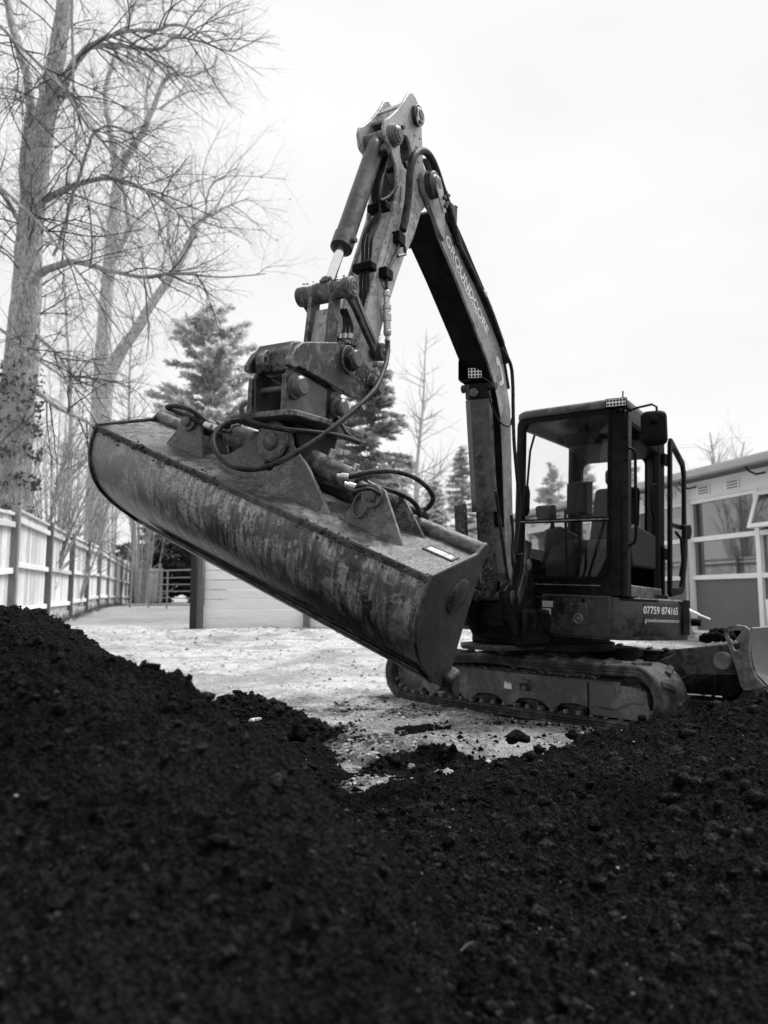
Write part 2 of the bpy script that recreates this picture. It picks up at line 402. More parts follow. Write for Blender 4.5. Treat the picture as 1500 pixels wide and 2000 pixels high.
def wood_mat(name, c, grain=.25, dark=.35, sc=(3, 3, .35), rr=(.68, 1.15)):
    k = NT(name); o = k.co('Object', sc)
    info = k.n('ShaderNodeObjectInfo'); rv = info.outputs['Random']
    off = k.n('ShaderNodeVectorMath', operation='ADD'); k.t.links.new(o, off.inputs[0]); cb = k.n('ShaderNodeCombineXYZ')
    for i in range(3): k.set(cb.inputs[i], k.op('MULTIPLY', rv, 37.0+11*i))
    k.t.links.new(cb.outputs[0], off.inputs[1]); o2 = off.outputs[0]
    a = k.noise(o2, 14, 6, .65, .8); b = k.noise(o2, 3, 4, .6); kn = k.noise(o2, 5, 2, .5)
    col = k.op('MULTIPLY', k.ramp(a, .3, .7, c*(1-grain), c*(1+grain)), k.ramp(rv, 0, 1, rr[0], rr[1]))
    col = k.mix(k.ramp(b, .56, .74, 0, dark), col, c*.45); col = k.mix(k.ramp(kn, .72, .75, 0, .6), col, c*.3)
    return k.done(col, .85, .15, k.bump(a, .4, .004))
M['fence_wood'] = wood_mat('weathered_fence_timber', .70, .3, .5)
M['post_wood'] = wood_mat('grey_post_timber', .24)
M['wall_wood'] = wood_mat('new_pale_timber', .90, .08, .22, (.35, 3, 3), (.90, 1.06))
M['dark_post'] = plain('black_post', .02, .6, .3)
M['galv'] = plain('galvanised_steel', .28, .4, .5, .15, 12, .05, .5)
def bark_mat(name, c, v=.35):
    k = NT(name); o = k.co('Object', (1, 1, .3)); a = k.noise(o, 22, 8, .78, 1.2); b = k.noise(k.co(), 2.2, 6, .7)
    col = k.mix(k.ramp(b, .45, .68, 0, .6), k.ramp(a, .40, .60, c*(1-v*1.5), c*(1+v)), c*.5)
    return k.done(col, .92, .12, k.bump(a, 1.0, .06))
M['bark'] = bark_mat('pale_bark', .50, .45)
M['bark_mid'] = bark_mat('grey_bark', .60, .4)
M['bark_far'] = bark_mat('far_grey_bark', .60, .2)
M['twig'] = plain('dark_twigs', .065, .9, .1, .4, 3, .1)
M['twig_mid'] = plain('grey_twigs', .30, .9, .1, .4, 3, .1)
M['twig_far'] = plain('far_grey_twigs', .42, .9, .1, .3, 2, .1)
def leaf_mat(name, c, tr=.35):
    k = NT(name); o = k.co(); a = k.noise(o, .9, 3, .6); b = k.noise(o, 9, 3, .6)
    col = k.mix(k.ramp(a, .35, .7, 0, .5), k.ramp(b, .25, .75, c*.55, c*1.5), c*.6)
    k.done(col, .7, .25); t = k.t
    ts = k.n('ShaderNodeBsdfTranslucent'); k.set(ts.inputs[0], col); m = k.n('ShaderNodeMixShader'); m.inputs[0].default_value = tr
    t.links.new(k.b.outputs[0], m.inputs[1]); t.links.new(ts.outputs[0], m.inputs[2]); t.links.new(m.outputs[0], t.nodes['Material Output'].inputs[0]); return k.m
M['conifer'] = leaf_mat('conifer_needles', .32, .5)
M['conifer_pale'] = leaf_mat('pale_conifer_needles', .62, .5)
M['ivy'] = leaf_mat('dark_evergreen_leaves', .09)
M['dry_leaf'] = leaf_mat('dry_leaves', .04)
M['render_white'] = plain('white_wall_paint', .82, .7, .3, .05, 2, .1)
M['frame_white'] = plain('white_window_frame', .86, .4, .4, .04, 4, .02)
M['panel_grey'] = plain('grey_infill_panel', .13, .45, .4, .1, 1.5, .02)
M['roof_felt'] = plain('grey_roof_felt', .20, .9, .2, .2, 4, .4)
M['gutter'] = plain('pale_gutter', .42, .4, .4, .08, 3, .02)
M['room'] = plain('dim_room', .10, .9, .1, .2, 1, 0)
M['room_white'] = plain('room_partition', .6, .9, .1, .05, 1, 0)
def window_glass():
    k = NT('window_glass'); t = k.t
    fr = k.n('ShaderNodeFresnel'); fr.inputs['IOR'].default_value = 1.9
    tr = k.n('ShaderNodeBsdfTransparent'); tr.inputs[0].default_value = g3(.7)
    gl = k.n('ShaderNodeBsdfGlossy'); gl.inputs['Roughness'].default_value = .01; gl.inputs[0].default_value = g3(.95)
    m = k.n('ShaderNodeMixShader'); k.set(m.inputs[0], k.op('MINIMUM', k.op('MULTIPLY', fr.outputs[0], 1.6), .9)); t.links.new(tr.outputs[0], m.inputs[1]); t.links.new(gl.outputs[0], m.inputs[2])
    t.links.new(m.outputs[0], t.nodes['Material Output'].inputs[0]); return k.m
M['window_glass'] = window_glass()
M['gravel'] = plain('mixed_gravel', .30, .9, .12, .85, 14, .3)
M['light_stone'] = plain('white_flint', .6, .7, .3, .2, 30, .3)
M['stone'] = plain('pale_pebble', .20, .8, .25, .6, 30, .3)
M['straw'] = plain('dry_root', .11, .8, .2, .3, 30, .2)

M['roof_paint'] = worn('grey_roof_paint', .025, .16, .4, 5, .35, spec=.45)
M['splattered'] = worn('mud_splattered_steel', .010, .10, .4, 12, .4, chips=.85, chipc=.5)
M['guard_paint'] = worn('dark_guard_paint', .035, .12, .35, 8, .3, spec=.5, chips=.3, chipc=.02)
M['arm_plate_paint'] = M['arm_paint']  # same paint as the arm side plates
M['cyl_paint'] = worn('grey_cylinder_paint', .022, .12, .3, 8, .32, spec=.5, chips=.2, chipc=.03, edge=.8, edgec=.3)
M['hitch_smooth'] = worn('smooth_hitch_paint', .05, .18, .3, 8, .38, chips=.25, chipc=.03)
M['bucket_edge'] = worn('dark_bucket_edge', .02, .12, .5, 9, .55, bump=.5)
# ================================================================== GROUND
def gz(x, y):
    x = np.asarray(x, float); y = np.asarray(y, float)
    side = 1-.55*sstep(1.5, 5.0, x)
    z = (.44*sstep(6.8, 11.6, y) + .18*sstep(13, 24, y))*side
    z = z + .035*fbm(x*.35, y*.35, 3, 3)*sstep(3.5, 6, y)
    return z
def gdetail(x, y):
    d = np.sqrt(x*x+y*y)
    f = 1-sstep(14, 26, d)
    # tyre and track marks running away across the yard
    r1 = np.sin((y*.8+x*.35)*2*pi/.19 + 2*fbm(x*1.2, y*1.2, 9, 2))*.026*sstep(.1, .5, fbm(x*.45, y*.45, 12, 2)+.25)*sstep(6.5, 7.5, y)
    n = .030*fbm(x*2.1, y*2.1, 21, 4) + .016*fbm(x*9, y*9, 31, 3) + r1
    churn = sstep(5.6, 4.6, y)*(.05*fbm(x*2.6, y*2.6, 41, 4))
    rut = .07*np.exp(-((y-4.75-.12*np.sin(x*3)-.25*(x-.3))/.16)**2)*sstep(-.25, .1, x)*sstep(1.3, .9, x)
    rut -= .05*np.exp(-((y-4.45-.2*(x-.3))/.14)**2)*sstep(-.4, 0, x)*sstep(1.4, 1.0, x)
    return (n+churn+rut)*f
def axis_lines(segs):
    out = [segs[0][0]]
    for a, b, st in segs:
        n = max(1, int(round((b-a)/st))); out += list(a+(b-a)*(np.arange(n)+1)/n)
    return V(out)
xs = axis_lines([(-700, -60, 80), (-60, -16, 4), (-16, -6, .4), (-6, -2.2, .05), (-2.2, 3.2, .027), (3.2, 7, .06), (7, 16, .5), (16, 60, 4), (60, 700, 80)])
ys = axis_lines([(-700, -20, 85), (-20, 0, 4), (0, 3.2, .4), (3.2, 6.6, .024), (6.6, 11, .04), (11, 18, .09), (18, 40, .6), (40, 100, 6), (100, 700, 100)])
X, Y = np.meshgrid(xs, ys); Z = gz(X, Y)+gdetail(X, Y)
nx, ny = len(xs), len(ys); i = np.arange(ny-1)[:, None]*nx; j = np.arange(nx-1)[None, :]
Q = np.stack([i+j, i+j+1, i+j+1+nx, i+j+nx], -1).reshape(-1, 4)
ground = finish('ground', mesh_np('ground', np.stack([X, Y, Z], -1).reshape(-1, 3), Q), M['ground'], None, smooth=180); tag(ground, kind='structure')

# ================================================================== SOIL HEAPS
ICO = None
def ico():
    global ICO
    if ICO is None:
        bm = bmesh.new(); bmesh.ops.create_icosphere(bm, subdivisions=1, radius=1); bm.verts.ensure_lookup_table()
        ICO = (V([v.co[:] for v in bm.verts]), V([[v.index for v in f.verts] for f in bm.faces])); bm.free()
        # 42 verts / 80 faces is too heavy for crumbs: keep a 12-vertex one as well
    return ICO
bm = bmesh.new(); bmesh.ops.create_icosphere(bm, subdivisions=1, radius=1)
I1 = (V([v.co[:] for v in bm.verts]), V([[v.index for v in f.verts] for f in bm.faces])); bm.free()
I0 = (V([[1, 0, 0], [-1, 0, 0], [0, 1, 0], [0, -1, 0], [0, 0, 1], [0, 0, -1.]]), V([[0, 2, 4], [2, 1, 4], [1, 3, 4], [3, 0, 4], [2, 0, 5], [1, 2, 5], [3, 1, 5], [0, 3, 5]]))
bm = bmesh.new(); bmesh.ops.create_icosphere(bm, subdivisions=2, radius=1)
I2 = (V([v.co[:] for v in bm.verts]), V([[v.index for v in f.verts] for f in bm.faces])); bm.free()
def scatter_lumps(P, R, seed, squash=.8, base=None):
    r = np.random.RandomState(seed); n = len(P); bv, bf = base or I1; k = len(bv)
    jit = 1+.42*(r.rand(n, k, 1)-.5)*2
    sc = R[:, None, None]*(.75+.5*r.rand(n, 1, 3))*V([1, 1, squash])
    a = r.rand(n)*2*pi; ca, sa = np.cos(a), np.sin(a); b = bv[None]*jit*sc
    vx = b[..., 0]*ca[:, None]-b[..., 1]*sa[:, None]; vy = b[..., 0]*sa[:, None]+b[..., 1]*ca[:, None]
    vs = np.stack([vx, vy, b[..., 2]], -1)+P[:, None, :]
    fs = (bf[None]+(np.arange(n)*k)[:, None, None]).reshape(-1, 3)
    return vs.reshape(-1, 3), fs

def crumb(x, y, s, amp=1.):
    w1 = worley(x*9, y*9, s); w2 = worley(x*24+3, y*24, s+5); w3 = worley(x*58, y*58, s+9)
    m = sstep(-.35, .45, fbm(x*2.2, y*2.2, s+40, 3))
    return amp*(.075*fbm(x*1.5, y*1.5, s, 5, .6) + .030*np.abs(fbm(x*4.2, y*4.2, s+13, 3)) + .040*m*np.clip(.50-w1, 0, 1) + .026*np.clip(.6-w2, 0, 1)*(.25+m) + .022*np.clip(.7-w3, 0, 1) + .026*fbm(x*26, y*26, s+3, 4, .7))

def heapA(x, y):                                   # pointed heap by the fence
    d = np.sqrt((x+2.30)**2+((y-4.45)/1.05)**2); d = np.where(x < -2.30, np.sqrt((.25*(x+2.30))**2+((y-4.45)/1.05)**2), d); return 1.08-.76*np.sqrt(d*d+.05)
def heapB(x, y):                                   # long ridge just in front of the camera, left
    # steep right shoulder, long run towards the camera
    top = .742+.02*np.sin(x*6+1)-.37*np.maximum(2.1-y, 0)-.25*np.maximum(1.1-y, 0)
    xe = -.53+(2.1-np.minimum(y, 2.4))*.52+.05*np.sin(y*8)+.06*fbm(y*3.0, x*0+3.3, 8, 3)
    right = .95*np.sqrt(np.maximum(x-xe, 0)**2+.0016)-.038
    back = .55*np.maximum(y-2.2, 0); left = .06*np.maximum(-1.0-x, 0)
    return top-right-back-left
def heapC(x, y):                                   # broad heap to the right and the floor of spread soil
    d = np.sqrt(((x-2.7)/1.0)**2+((y-3.25)/1.15)**2)
    h = .775-.25*np.sqrt(d*d+.18)
    fl = .18+.02*np.sin(x*2.2+1)-.34*sstep(2.65, 3.70, y+.16*np.sin(x*2.6-.5)-.10*(x > 0)*x)
    back = sstep(3.55, 4.25, y)
    h = np.where(y > 3.3, h-.55*np.maximum(y-3.5, 0), h)
    k = .06; m = np.maximum(h, fl)+k*np.exp(-np.abs(h-fl)/k*1.2)*.5
    return m-.30*sstep(3.6, 4.4, y)
def make_heap(name, fn, xr, yr, st, seed, label, group, nl, rl, polar=None, cut=-.06, nbig=1300):
    if polar:
        t = np.linspace(polar[0], polar[1], st[0]); ly = np.exp(np.linspace(math.log(yr[0]), math.log(yr[1]), st[1])); T, Yh = np.meshgrid(t, ly); Xh = T*(Yh+.25)
    else: Xh, Yh = np.meshgrid(np.linspace(*xr, st[0]), np.linspace(*yr, st[1]))
    Zh = fn(Xh, Yh)+crumb(Xh, Yh, seed)
    if polar: Zh = Zh-1.2*sstep(polar[1]-.20, polar[1]-.01, T)-1.2*sstep(polar[0]+.10, polar[0]+.005, T)
    G = gz(Xh, Yh); Zh = np.maximum(Zh, G+cut)
    m_, n_ = Xh.shape; i = np.arange(m_-1)[:, None]*n_; j = np.arange(n_-1)[None, :]
    q = np.stack([i+j, i+j+1, i+j+1+n_, i+j+n_], -1).reshape(-1, 4)
    keep = (Zh-G > cut+.004).reshape(-1)[q].any(1); q = q[keep]
    used = np.unique(q); mp_ = -np.ones(Xh.size, np.int64); mp_[used] = np.arange(len(used))
    vs = np.stack([Xh, Yh, Zh], -1).reshape(-1, 3)[used]
    o = finish(name, mesh_np(name, vs, mp_[q]), M['soil'], None, smooth=180); tag(o, label, 'soil heap', group)
    r = np.random.RandomState(seed)
    if polar:
        ty = np.exp(r.uniform(math.log(yr[0]*1.25), math.log(yr[1]), nl*2)); tx = r.uniform(polar[0]*.97, polar[1]*.97, nl*2)*(ty+.25)
    else: tx = r.uniform(*xr, nl*2); ty = r.uniform(*yr, nl*2)
    tz = fn(tx, ty)+crumb(tx, ty, seed)
    if polar: t_ = tx/(ty+.25); tz = tz-1.2*sstep(polar[1]-.20, polar[1]-.01, t_)-1.2*sstep(polar[0]+.10, polar[0]+.005, t_)
    ok = tz > gz(tx, ty)-.03
    cl = fbm(tx*1.7, ty*1.7, seed+60, 3)+.25*r.rand(len(tx)); ok &= cl > -.30
    P = np.stack([tx, ty, tz], -1)[ok][:nl]
    R = rl[0]*(.6+.9*r.rand(len(P))**2)
    dist = np.clip(np.hypot(P[:, 0], P[:, 1])/2.6, .38, 1.15); R = R*dist
    P[:, 2] += R*.15
    vs, fs = scatter_lumps(P, R, seed+1, base=I0)
    c = finish('soil_crumbs', mesh_np('soil_crumbs', vs, fs), M['crumb'], o, smooth=180); c['kind'] = 'stuff'
    PB = P[r.permutation(len(P))[:nbig]].copy(); RB = (rl[0]*1.5+(rl[1]-rl[0])*1.15*r.rand(len(PB))**3.2)*np.clip(np.hypot(PB[:, 0], PB[:, 1])/2.6, .4, 1.1)
    vs, fs = scatter_lumps(PB, RB, seed+4, .75, base=I1); c = finish('soil_lumps', mesh_np('soil_lumps', vs, fs), M['crumb'], o, smooth=180); c['kind'] = 'stuff'
    n2 = nl//160                                     # pale pebbles and root bits mixed into the soil
    P2 = P[r.permutation(len(P))[:n2]].copy(); R2 = (.0018+.004*r.rand(len(P2))**4)*np.clip(np.hypot(P2[:, 0], P2[:, 1])/2.4, .5, 1.3); P2[:, 2] += .006
    vs, fs = scatter_lumps(P2, R2, seed+2); c = finish('pebbles', mesh_np('pebbles', vs, fs), M['stone'], o, smooth=40); c['kind'] = 'stuff'
    lines = []
    for p in P[r.permutation(len(P))[:max(6, nl//1200)]]:
        a = r.rand()*2*pi; L = .02+.05*r.rand(); d = V([cos(a), sin(a), .25*r.rand()]); b = V([-sin(a), cos(a), .4])*L*.3*(r.rand()-.5)
        lines.append((V([p+V([0, 0, .008]), p+d*L*.5+b+V([0, 0, .012]), p+d*L+V([0, 0, .006])]), V([.0014, .0012, .0006])))
    vs, fs = tube_np(lines, 4); c = finish('root_bits', mesh_np('root_bits', vs, fs), M['straw'], o, smooth=180); c['kind'] = 'stuff'
    return o
make_heap('soil_heap', heapA, (-4.6, -.9), (2.9, 6.2), (270, 240), 11, 'dark pointed soil heap at the left beside the timber fence', 'heaps of dug soil', 10000, (.008, .036))
make_heap('soil_heap', heapB, None, (.62, 3.3), (340, 330), 23, 'near black soil ridge filling the lower left corner', 'heaps of dug soil', 11000, (.0055, .026), polar=(-.78, .38))
make_heap('soil_heap', heapC, None, (.75, 4.7), (700, 500), 37, 'broad dark soil mound at the right in front of the tracks', 'heaps of dug soil', 42000, (.0046, .028), polar=(-.60, .86), nbig=3600)
def heapD(x, y):
    d = np.sqrt(((x+1.0)/.50)**2+((y-5.5)/.42)**2); return .29-.26*np.sqrt(d*d+.05)
make_heap('soil_heap', heapD, (-1.9, -.2), (4.5, 6.1), (170, 150), 51, 'small low soil spill on the pale ground behind the near ridge', 'heaps of dug soil', 2500, (.006, .03))
def heapF(x, y):                                   # trodden soil sheet joining the spill to the near ridge
    e = (-.70+(6.0-y)*.30)-x+.22*fbm(x*2.4, y*2.4, 17, 3)
    return -.05+.15*sstep(-.1, .5, e)*sstep(6.0, 5.2, y)*sstep(2.4, 3.4, y)+.03*fbm(x*5, y*5, 19, 3)
make_heap('trodden_soil', heapF, (-2.2, .5), (2.6, 6.1), (150, 190), 71, 'thin sheet of trodden dark soil between the near ridge and the pale ground', None, 2500, (.006, .028))
def heapE(x, y):
    q = (x-.55)/.85; c = 4.55+.22*(x-.5)+.05*np.sin(x*7)
    return .045-.10*np.sqrt(q**4+((y-c)/.09)**2+.02)+.08*fbm(x*3, y*3, 5, 3)
st_ = (X > -6) & (X < 7) & (Y > 0) & (Y < 9); xx, yy = X[st_], Y[st_]; hh = np.max([heapA(xx, yy), heapB(xx, yy), heapC(xx, yy), heapD(xx, yy), heapE(xx, yy), heapF(xx, yy)], 0)-gz(xx, yy)+.05*fbm(xx*2, yy*2, 23, 4)
stain = np.zeros(X.shape, np.float32); stain[st_] = np.clip(np.exp(np.minimum(hh, 0)/.05), 0, 1); ground.data.attributes.new('stain', 'FLOAT', 'POINT').data.foreach_set('value', stain.ravel())
make_heap('soil_heap', heapE, (-.4, 1.6), (4.1, 5.1), (150, 110), 63, 'thin churned strip of soil on the pale ground near the track', 'heaps of dug soil', 900, (.006, .03))
# gravel on the pale ground
r = np.random.RandomState(77); n = 15000; gy = 3.9+r.rand(n)**1.5*9; gx = (r.rand(n)*1.25-.62)*gy; zz = gz(gx, gy)+gdetail(gx, gy)
Rg = (.0045+.014*r.rand(n)**4.5)*(.6+.12*gy); vs, fs = scatter_lumps(np.stack([gx, gy, zz], -1), Rg, 78, .6, base=I0)
c = finish('gravel', mesh_np('gravel', vs, fs), M['gravel'], ground, smooth=40); c['kind'] = 'stuff'
n = 90000; gy = 2.8+r.rand(n)*4.2; gx = (r.rand(n)*1.3-.62)*gy; hh = np.max([heapA(gx, gy), heapB(gx, gy), heapC(gx, gy), heapD(gx, gy), heapE(gx, gy)+.03, heapF(gx, gy)], 0)-gz(gx, gy); ok = (hh < .02) & (r.rand(n) < .55*np.exp(np.minimum(hh, 0)/.045)*sstep(-.5, .3, fbm(gx*2.2, gy*2.2, 91, 3))); gx = gx[ok]; gy = gy[ok]; zz = gz(gx, gy)+gdetail(gx, gy)
vs, fs = scatter_lumps(np.stack([gx, gy, zz], -1), .005+.020*r.rand(len(gx))**6, 79, .7, base=I0); c = finish('spilt_crumbs', mesh_np('spilt_crumbs', vs, fs), M['soil'], ground, smooth=180); c['kind'] = 'stuff'
# single clods and stones that can be picked out
def clod(name, label, p, r, m, seed, cat, sq=.75):
    bm = bmesh.new(); bmesh.ops.create_icosphere(bm, subdivisions=3, radius=r)
    for v in bm.verts:
        c = v.co; n = float(fbm(V([c.x/r*1.3+seed*7.1]), V([c.y/r*1.3+c.z/r*1.7]), seed, 4)[0]); v.co = c*(1+.75*n); v.co.z *= sq
    me = bpy.data.meshes.new(name); bm.to_mesh(me); bm.free(); o = finish(name, me, m, None, smooth=180, o_loc=p); tag(o, label, cat); return o
def on(px, py, z):
    r_ = ray(px, py); t = (z-CAM_H)/r_[2]; return C0+r_*t
p = on(585, 1432, .30); clod('soil_clod', 'round dark soil clod on the edge of the pale ground', p, .055, M['soil'], 3, 'clod')
p = on(1010, 1440, .20); clod('soil_clod', 'long dark soil clod lying at the foot of the right mound', p, .06, M['soil'], 8, 'clod', .5)
p = on(1120, 1434, .28); clod('soil_clod', 'dark soil clod on the crest of the right mound', p, .035, M['soil'], 12, 'clod', .6)
p = on(497, 1406, .20); clod('flint_stone', 'white angular stone on the low soil spill', p, .035, M['light_stone'], 5, 'stone', .4)
p = on(803, 1497, .06); clod('flint_stone', 'small pale stone beside the churned soil strip', p, .022, M['stone'], 6, 'stone')

# ================================================================== FENCE (left)
FD = nrm(V([-.276, 1., 0])); FN = V([FD[1], -FD[0], 0])       # along the fence, towards the yard
F0 = V([-5.5, 11.0, 0])
def fpt(t, off=0, z=0): p = F0+FD*t+FN*off; return V([p[0], p[1], float(gz(p[0], p[1]))+z])
fence = empty('timber_fence', fpt(0)); tag(fence, 'pale vertical board fence with square posts running away on the left', 'fence')
BAY = 3.1; H_F = 1.86
def boxmesh(name, sx, sy, sz, mat, bev=.004):
    bm = bmesh.new(); bmesh.ops.create_cube(bm, size=1)
    for v in bm.verts: v.co = Vector((v.co.x*sx, v.co.y*sy, (v.co.z+.5)*sz))
    bmesh.ops.bevel(bm, geom=bm.edges[:], offset=bev, segments=1, affect='EDGES')
    me = bpy.data.meshes.new(name); bm.to_mesh(me); bm.free(); me.materials.append(mat); return me
brd = boxmesh('board', .020, .152, H_F-.22, M['fence_wood'], .003); pst = boxmesh('post', .115, .115, H_F+.10, M['post_wood'], .008)
ral = boxmesh('rail', .055, BAY-.12, .085, M['fence_wood'], .008); grv = boxmesh('gravel_board', .03, BAY-.12, .16, M['fence_wood']); cap = boxmesh('capping_rail', .07, BAY-.10, .045, M['fence_wood'], .006)
fa = nrm(FD+V([0, 0, .0]))
for b in range(-2, 9):
    t0 = b*BAY
    a, e = fpt(t0), fpt(t0+BAY); dv = nrm(e-a); side = FN; upz = V([0, 0, 1.])
    inst('post', pst, fence, mat4(fpt(t0, .02, -.05), side, dv*V([1, 1, 0]), upz))
    mid = (a+e)/2
    for zz in (.30, .98, 1.66): inst('rail', ral, fence, mat4(mid+V([0, 0, zz])+FN*.005, side, dv, upz))
    inst('gravel_board', grv, fence, mat4(mid+V([0, 0, .02])-FN*.005, side, dv, upz)); inst('capping_rail', cap, fence, mat4(mid+V([0, 0, H_F-.02])-FN*.02, side, dv, upz))
    for k in range(20):
        q = a+(e-a)*((k+.5)/20); q = q-FN*(.035+.004*(k % 2))+V([0, 0, .19+rnd.uniform(-.006, .006)])
        yaw = rnd.gauss(.07, .02); d2 = nrm(FD+FN*yaw); n2 = V([d2[1], -d2[0], 0])
        inst('board', brd, fence, mat4(q, n2, d2, upz))
# dead grass along the foot of the fence
r = np.random.RandomState(90); lines = []
for _ in range(1500):
    t = r.uniform(-2.5, 20); q = fpt(t, r.uniform(.02, .35)*r.rand()+.05); a = r.rand()*2*pi; h = .06+.22*r.rand()**2; s = h*.6*r.rand()
    lines.append((V([q, q+V([cos(a)*s*.4, sin(a)*s*.4, h*.6]), q+V([cos(a)*s, sin(a)*s, h])]), V([.004, .003, .001])))
vs, fs = tube_np(lines, 3); c = finish('dead_grass', mesh_np('dead_grass', vs, fs), M['straw'], ground, smooth=180); c['kind'] = 'stuff'
# far return of the fence, facing the camera
ret = empty('timber_fence', fpt(9*BAY-.1)); tag(ret, 'short pale board fence return closing the far end of the yard', 'fence')
A_, E_ = fpt(9*BAY-.1), at(313, 1184, 36.8); E_[2] = float(gz(E_[0], E_[1])); rd = nrm((E_-A_)*V([1, 1, 0])); rn = V([rd[1], -rd[0], 0]); L_ = np.linalg.norm(E_-A_)
nb = int(L_/.152)
for k in range(nb+1):
    q = A_+(E_-A_)*(k/nb); inst('board', brd, ret, mat4(q+V([0, 0, .1]), rn, rd, V([0, 0, 1.])))
ral2 = boxmesh('rail', .05, L_, .085, M['fence_wood'])
for zz in (.35, 1.55): inst('rail', ral2, ret, mat4((A_+E_)/2+rn*.04+V([0, 0, zz]), rn, rd, V([0, 0, 1.])))
for k in (0, .5, 1): inst('post', pst, ret, mat4(A_+(E_-A_)*k+rn*.10, rn, rd, V([0, 0, 1.])))

# field gate
ga = at(290, 1183, 23.); ge = at(378, 1188, 21.5)
for q in (ga, ge): q[2] = float(gz(q[0], q[1]))
gate = empty('field_gate', ga); tag(gate, 'galvanised tubular field gate between the fence end and the black post', 'gate')
gd = nrm(ge-ga); gl_ = np.linalg.norm(ge-ga)
for k, zz in enumerate((.12, .32, .52, .72, .92, 1.14)): MB().tube([ga+V([0, 0, zz]), ga+gd*gl_+V([0, 0, zz])], .022 if k in (0, 5) else .014, 8).build('gate_bar', M['galv'], gate)
for t in (0, .42, 1.): MB().tube([ga+gd*gl_*t+V([0, 0, .0]), ga+gd*gl_*t+V([0, 0, 1.16])], .022, 8).build('gate_upright', M['galv'], gate)

# ================================================================== TIMBER WALL
WY = 12.8
def wl(x, z): return V([x, WY, z])
wx0, wx1 = (402-750)/FPX*WY, 2.7; wz0 = float(gz(wx0, WY))-.02
wall = empty('board_wall', (wx0, WY, wz0)); tag(wall, 'low wall of pale horizontal boards behind the tilted bucket', 'wall')
Lb = (wx1-wx0)/3
wb = boxmesh('plank', Lb-.006, .045, .158, M['wall_wood'], .005)
for r_ in range(7):
    for c in range(3):
        sh = .0
        inst('plank', wb, wall, mat4((wx0+Lb*(c+.5), WY+rnd.uniform(-.006, .006), wz0+r_*.166+.01), V([1., 0, 0]), V([0, 1., 0]), V([0, 0, 1.])))
wp = boxmesh('post', .11, .11, 1.26, M['post_wood'], .008)
for px in (393, 600, 860): inst('post', wp, wall, mat4(((px-750)/FPX*(WY-.1), WY-.09, wz0-.05 if px < 500 else wz0-.93), V([1., 0, 0]), V([0, 1., 0]), V([0, 0, 1.])))
q = V([(380-750)/FPX*12.6, 12.6, 0]); q[2] = float(gz(q[0], q[1]))
bp_ = MB().box(Fr(q, np.eye(3)), -.045, .045, -.045, .045, -.1, 1.3).build('gate_post', M['dark_post'], None, bevel=.006, loc=q); tag(bp_, 'slim black post standing against the end of the board wall', 'post')

# ================================================================== SCHOOL BUILDING (right)
BE = nrm(V([-.276, 1., 0])); BN = V([-BE[1], BE[0], 0])         # along the wall, out to the yard
BO = V([5.84, 14.0, .16])
bf = Fr(BO, np.stack([BE, BN, V([0, 0, 1.])], 1))
bld = empty('low_building', BO); tag(bld, 'white single storey building with framed windows on the right', 'building')
t0, t1 = -5.0, 15.6
MB().box(bf, t0, t1, -.30, 0.0, 2.62, 2.96).build('upper_wall', M['render_white'], bld, .004)
MB().box(bf, t0, t1, -.22, 0.03, -.3, .14).build('plinth', M['render_white'], bld, .004)
MB().box(bf, t0, t1, -.16, .06, .14, .19).build('sill', M['frame_white'], bld, .004)
MB().prism(bf, [(t0-.3, 2.97), (t1+.3, 2.97), (t1+.3, 3.11), (t0-.3, 3.11)], -6.0, .42, 1).build('roof', M['roof_felt'], bld, .01)
MB().box(bf, t0-.3, t1+.3, .421, .445, 2.94, 3.10).build('fascia', M['gutter'], bld, .004)
MB().prism(bf, [(.45, 3.01), (.47, 2.95), (.53, 2.95), (.55, 3.01), (.55, 3.05), (.45, 3.05)], t0-.3, t1+.3, 0).build('gutter', M['gutter'], bld, .003)
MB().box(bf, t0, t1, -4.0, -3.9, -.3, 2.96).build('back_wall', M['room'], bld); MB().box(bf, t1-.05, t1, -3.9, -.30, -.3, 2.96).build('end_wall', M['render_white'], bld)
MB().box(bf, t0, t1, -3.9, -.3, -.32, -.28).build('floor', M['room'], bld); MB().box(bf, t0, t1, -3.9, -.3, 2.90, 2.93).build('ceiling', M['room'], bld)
BW = 1.72
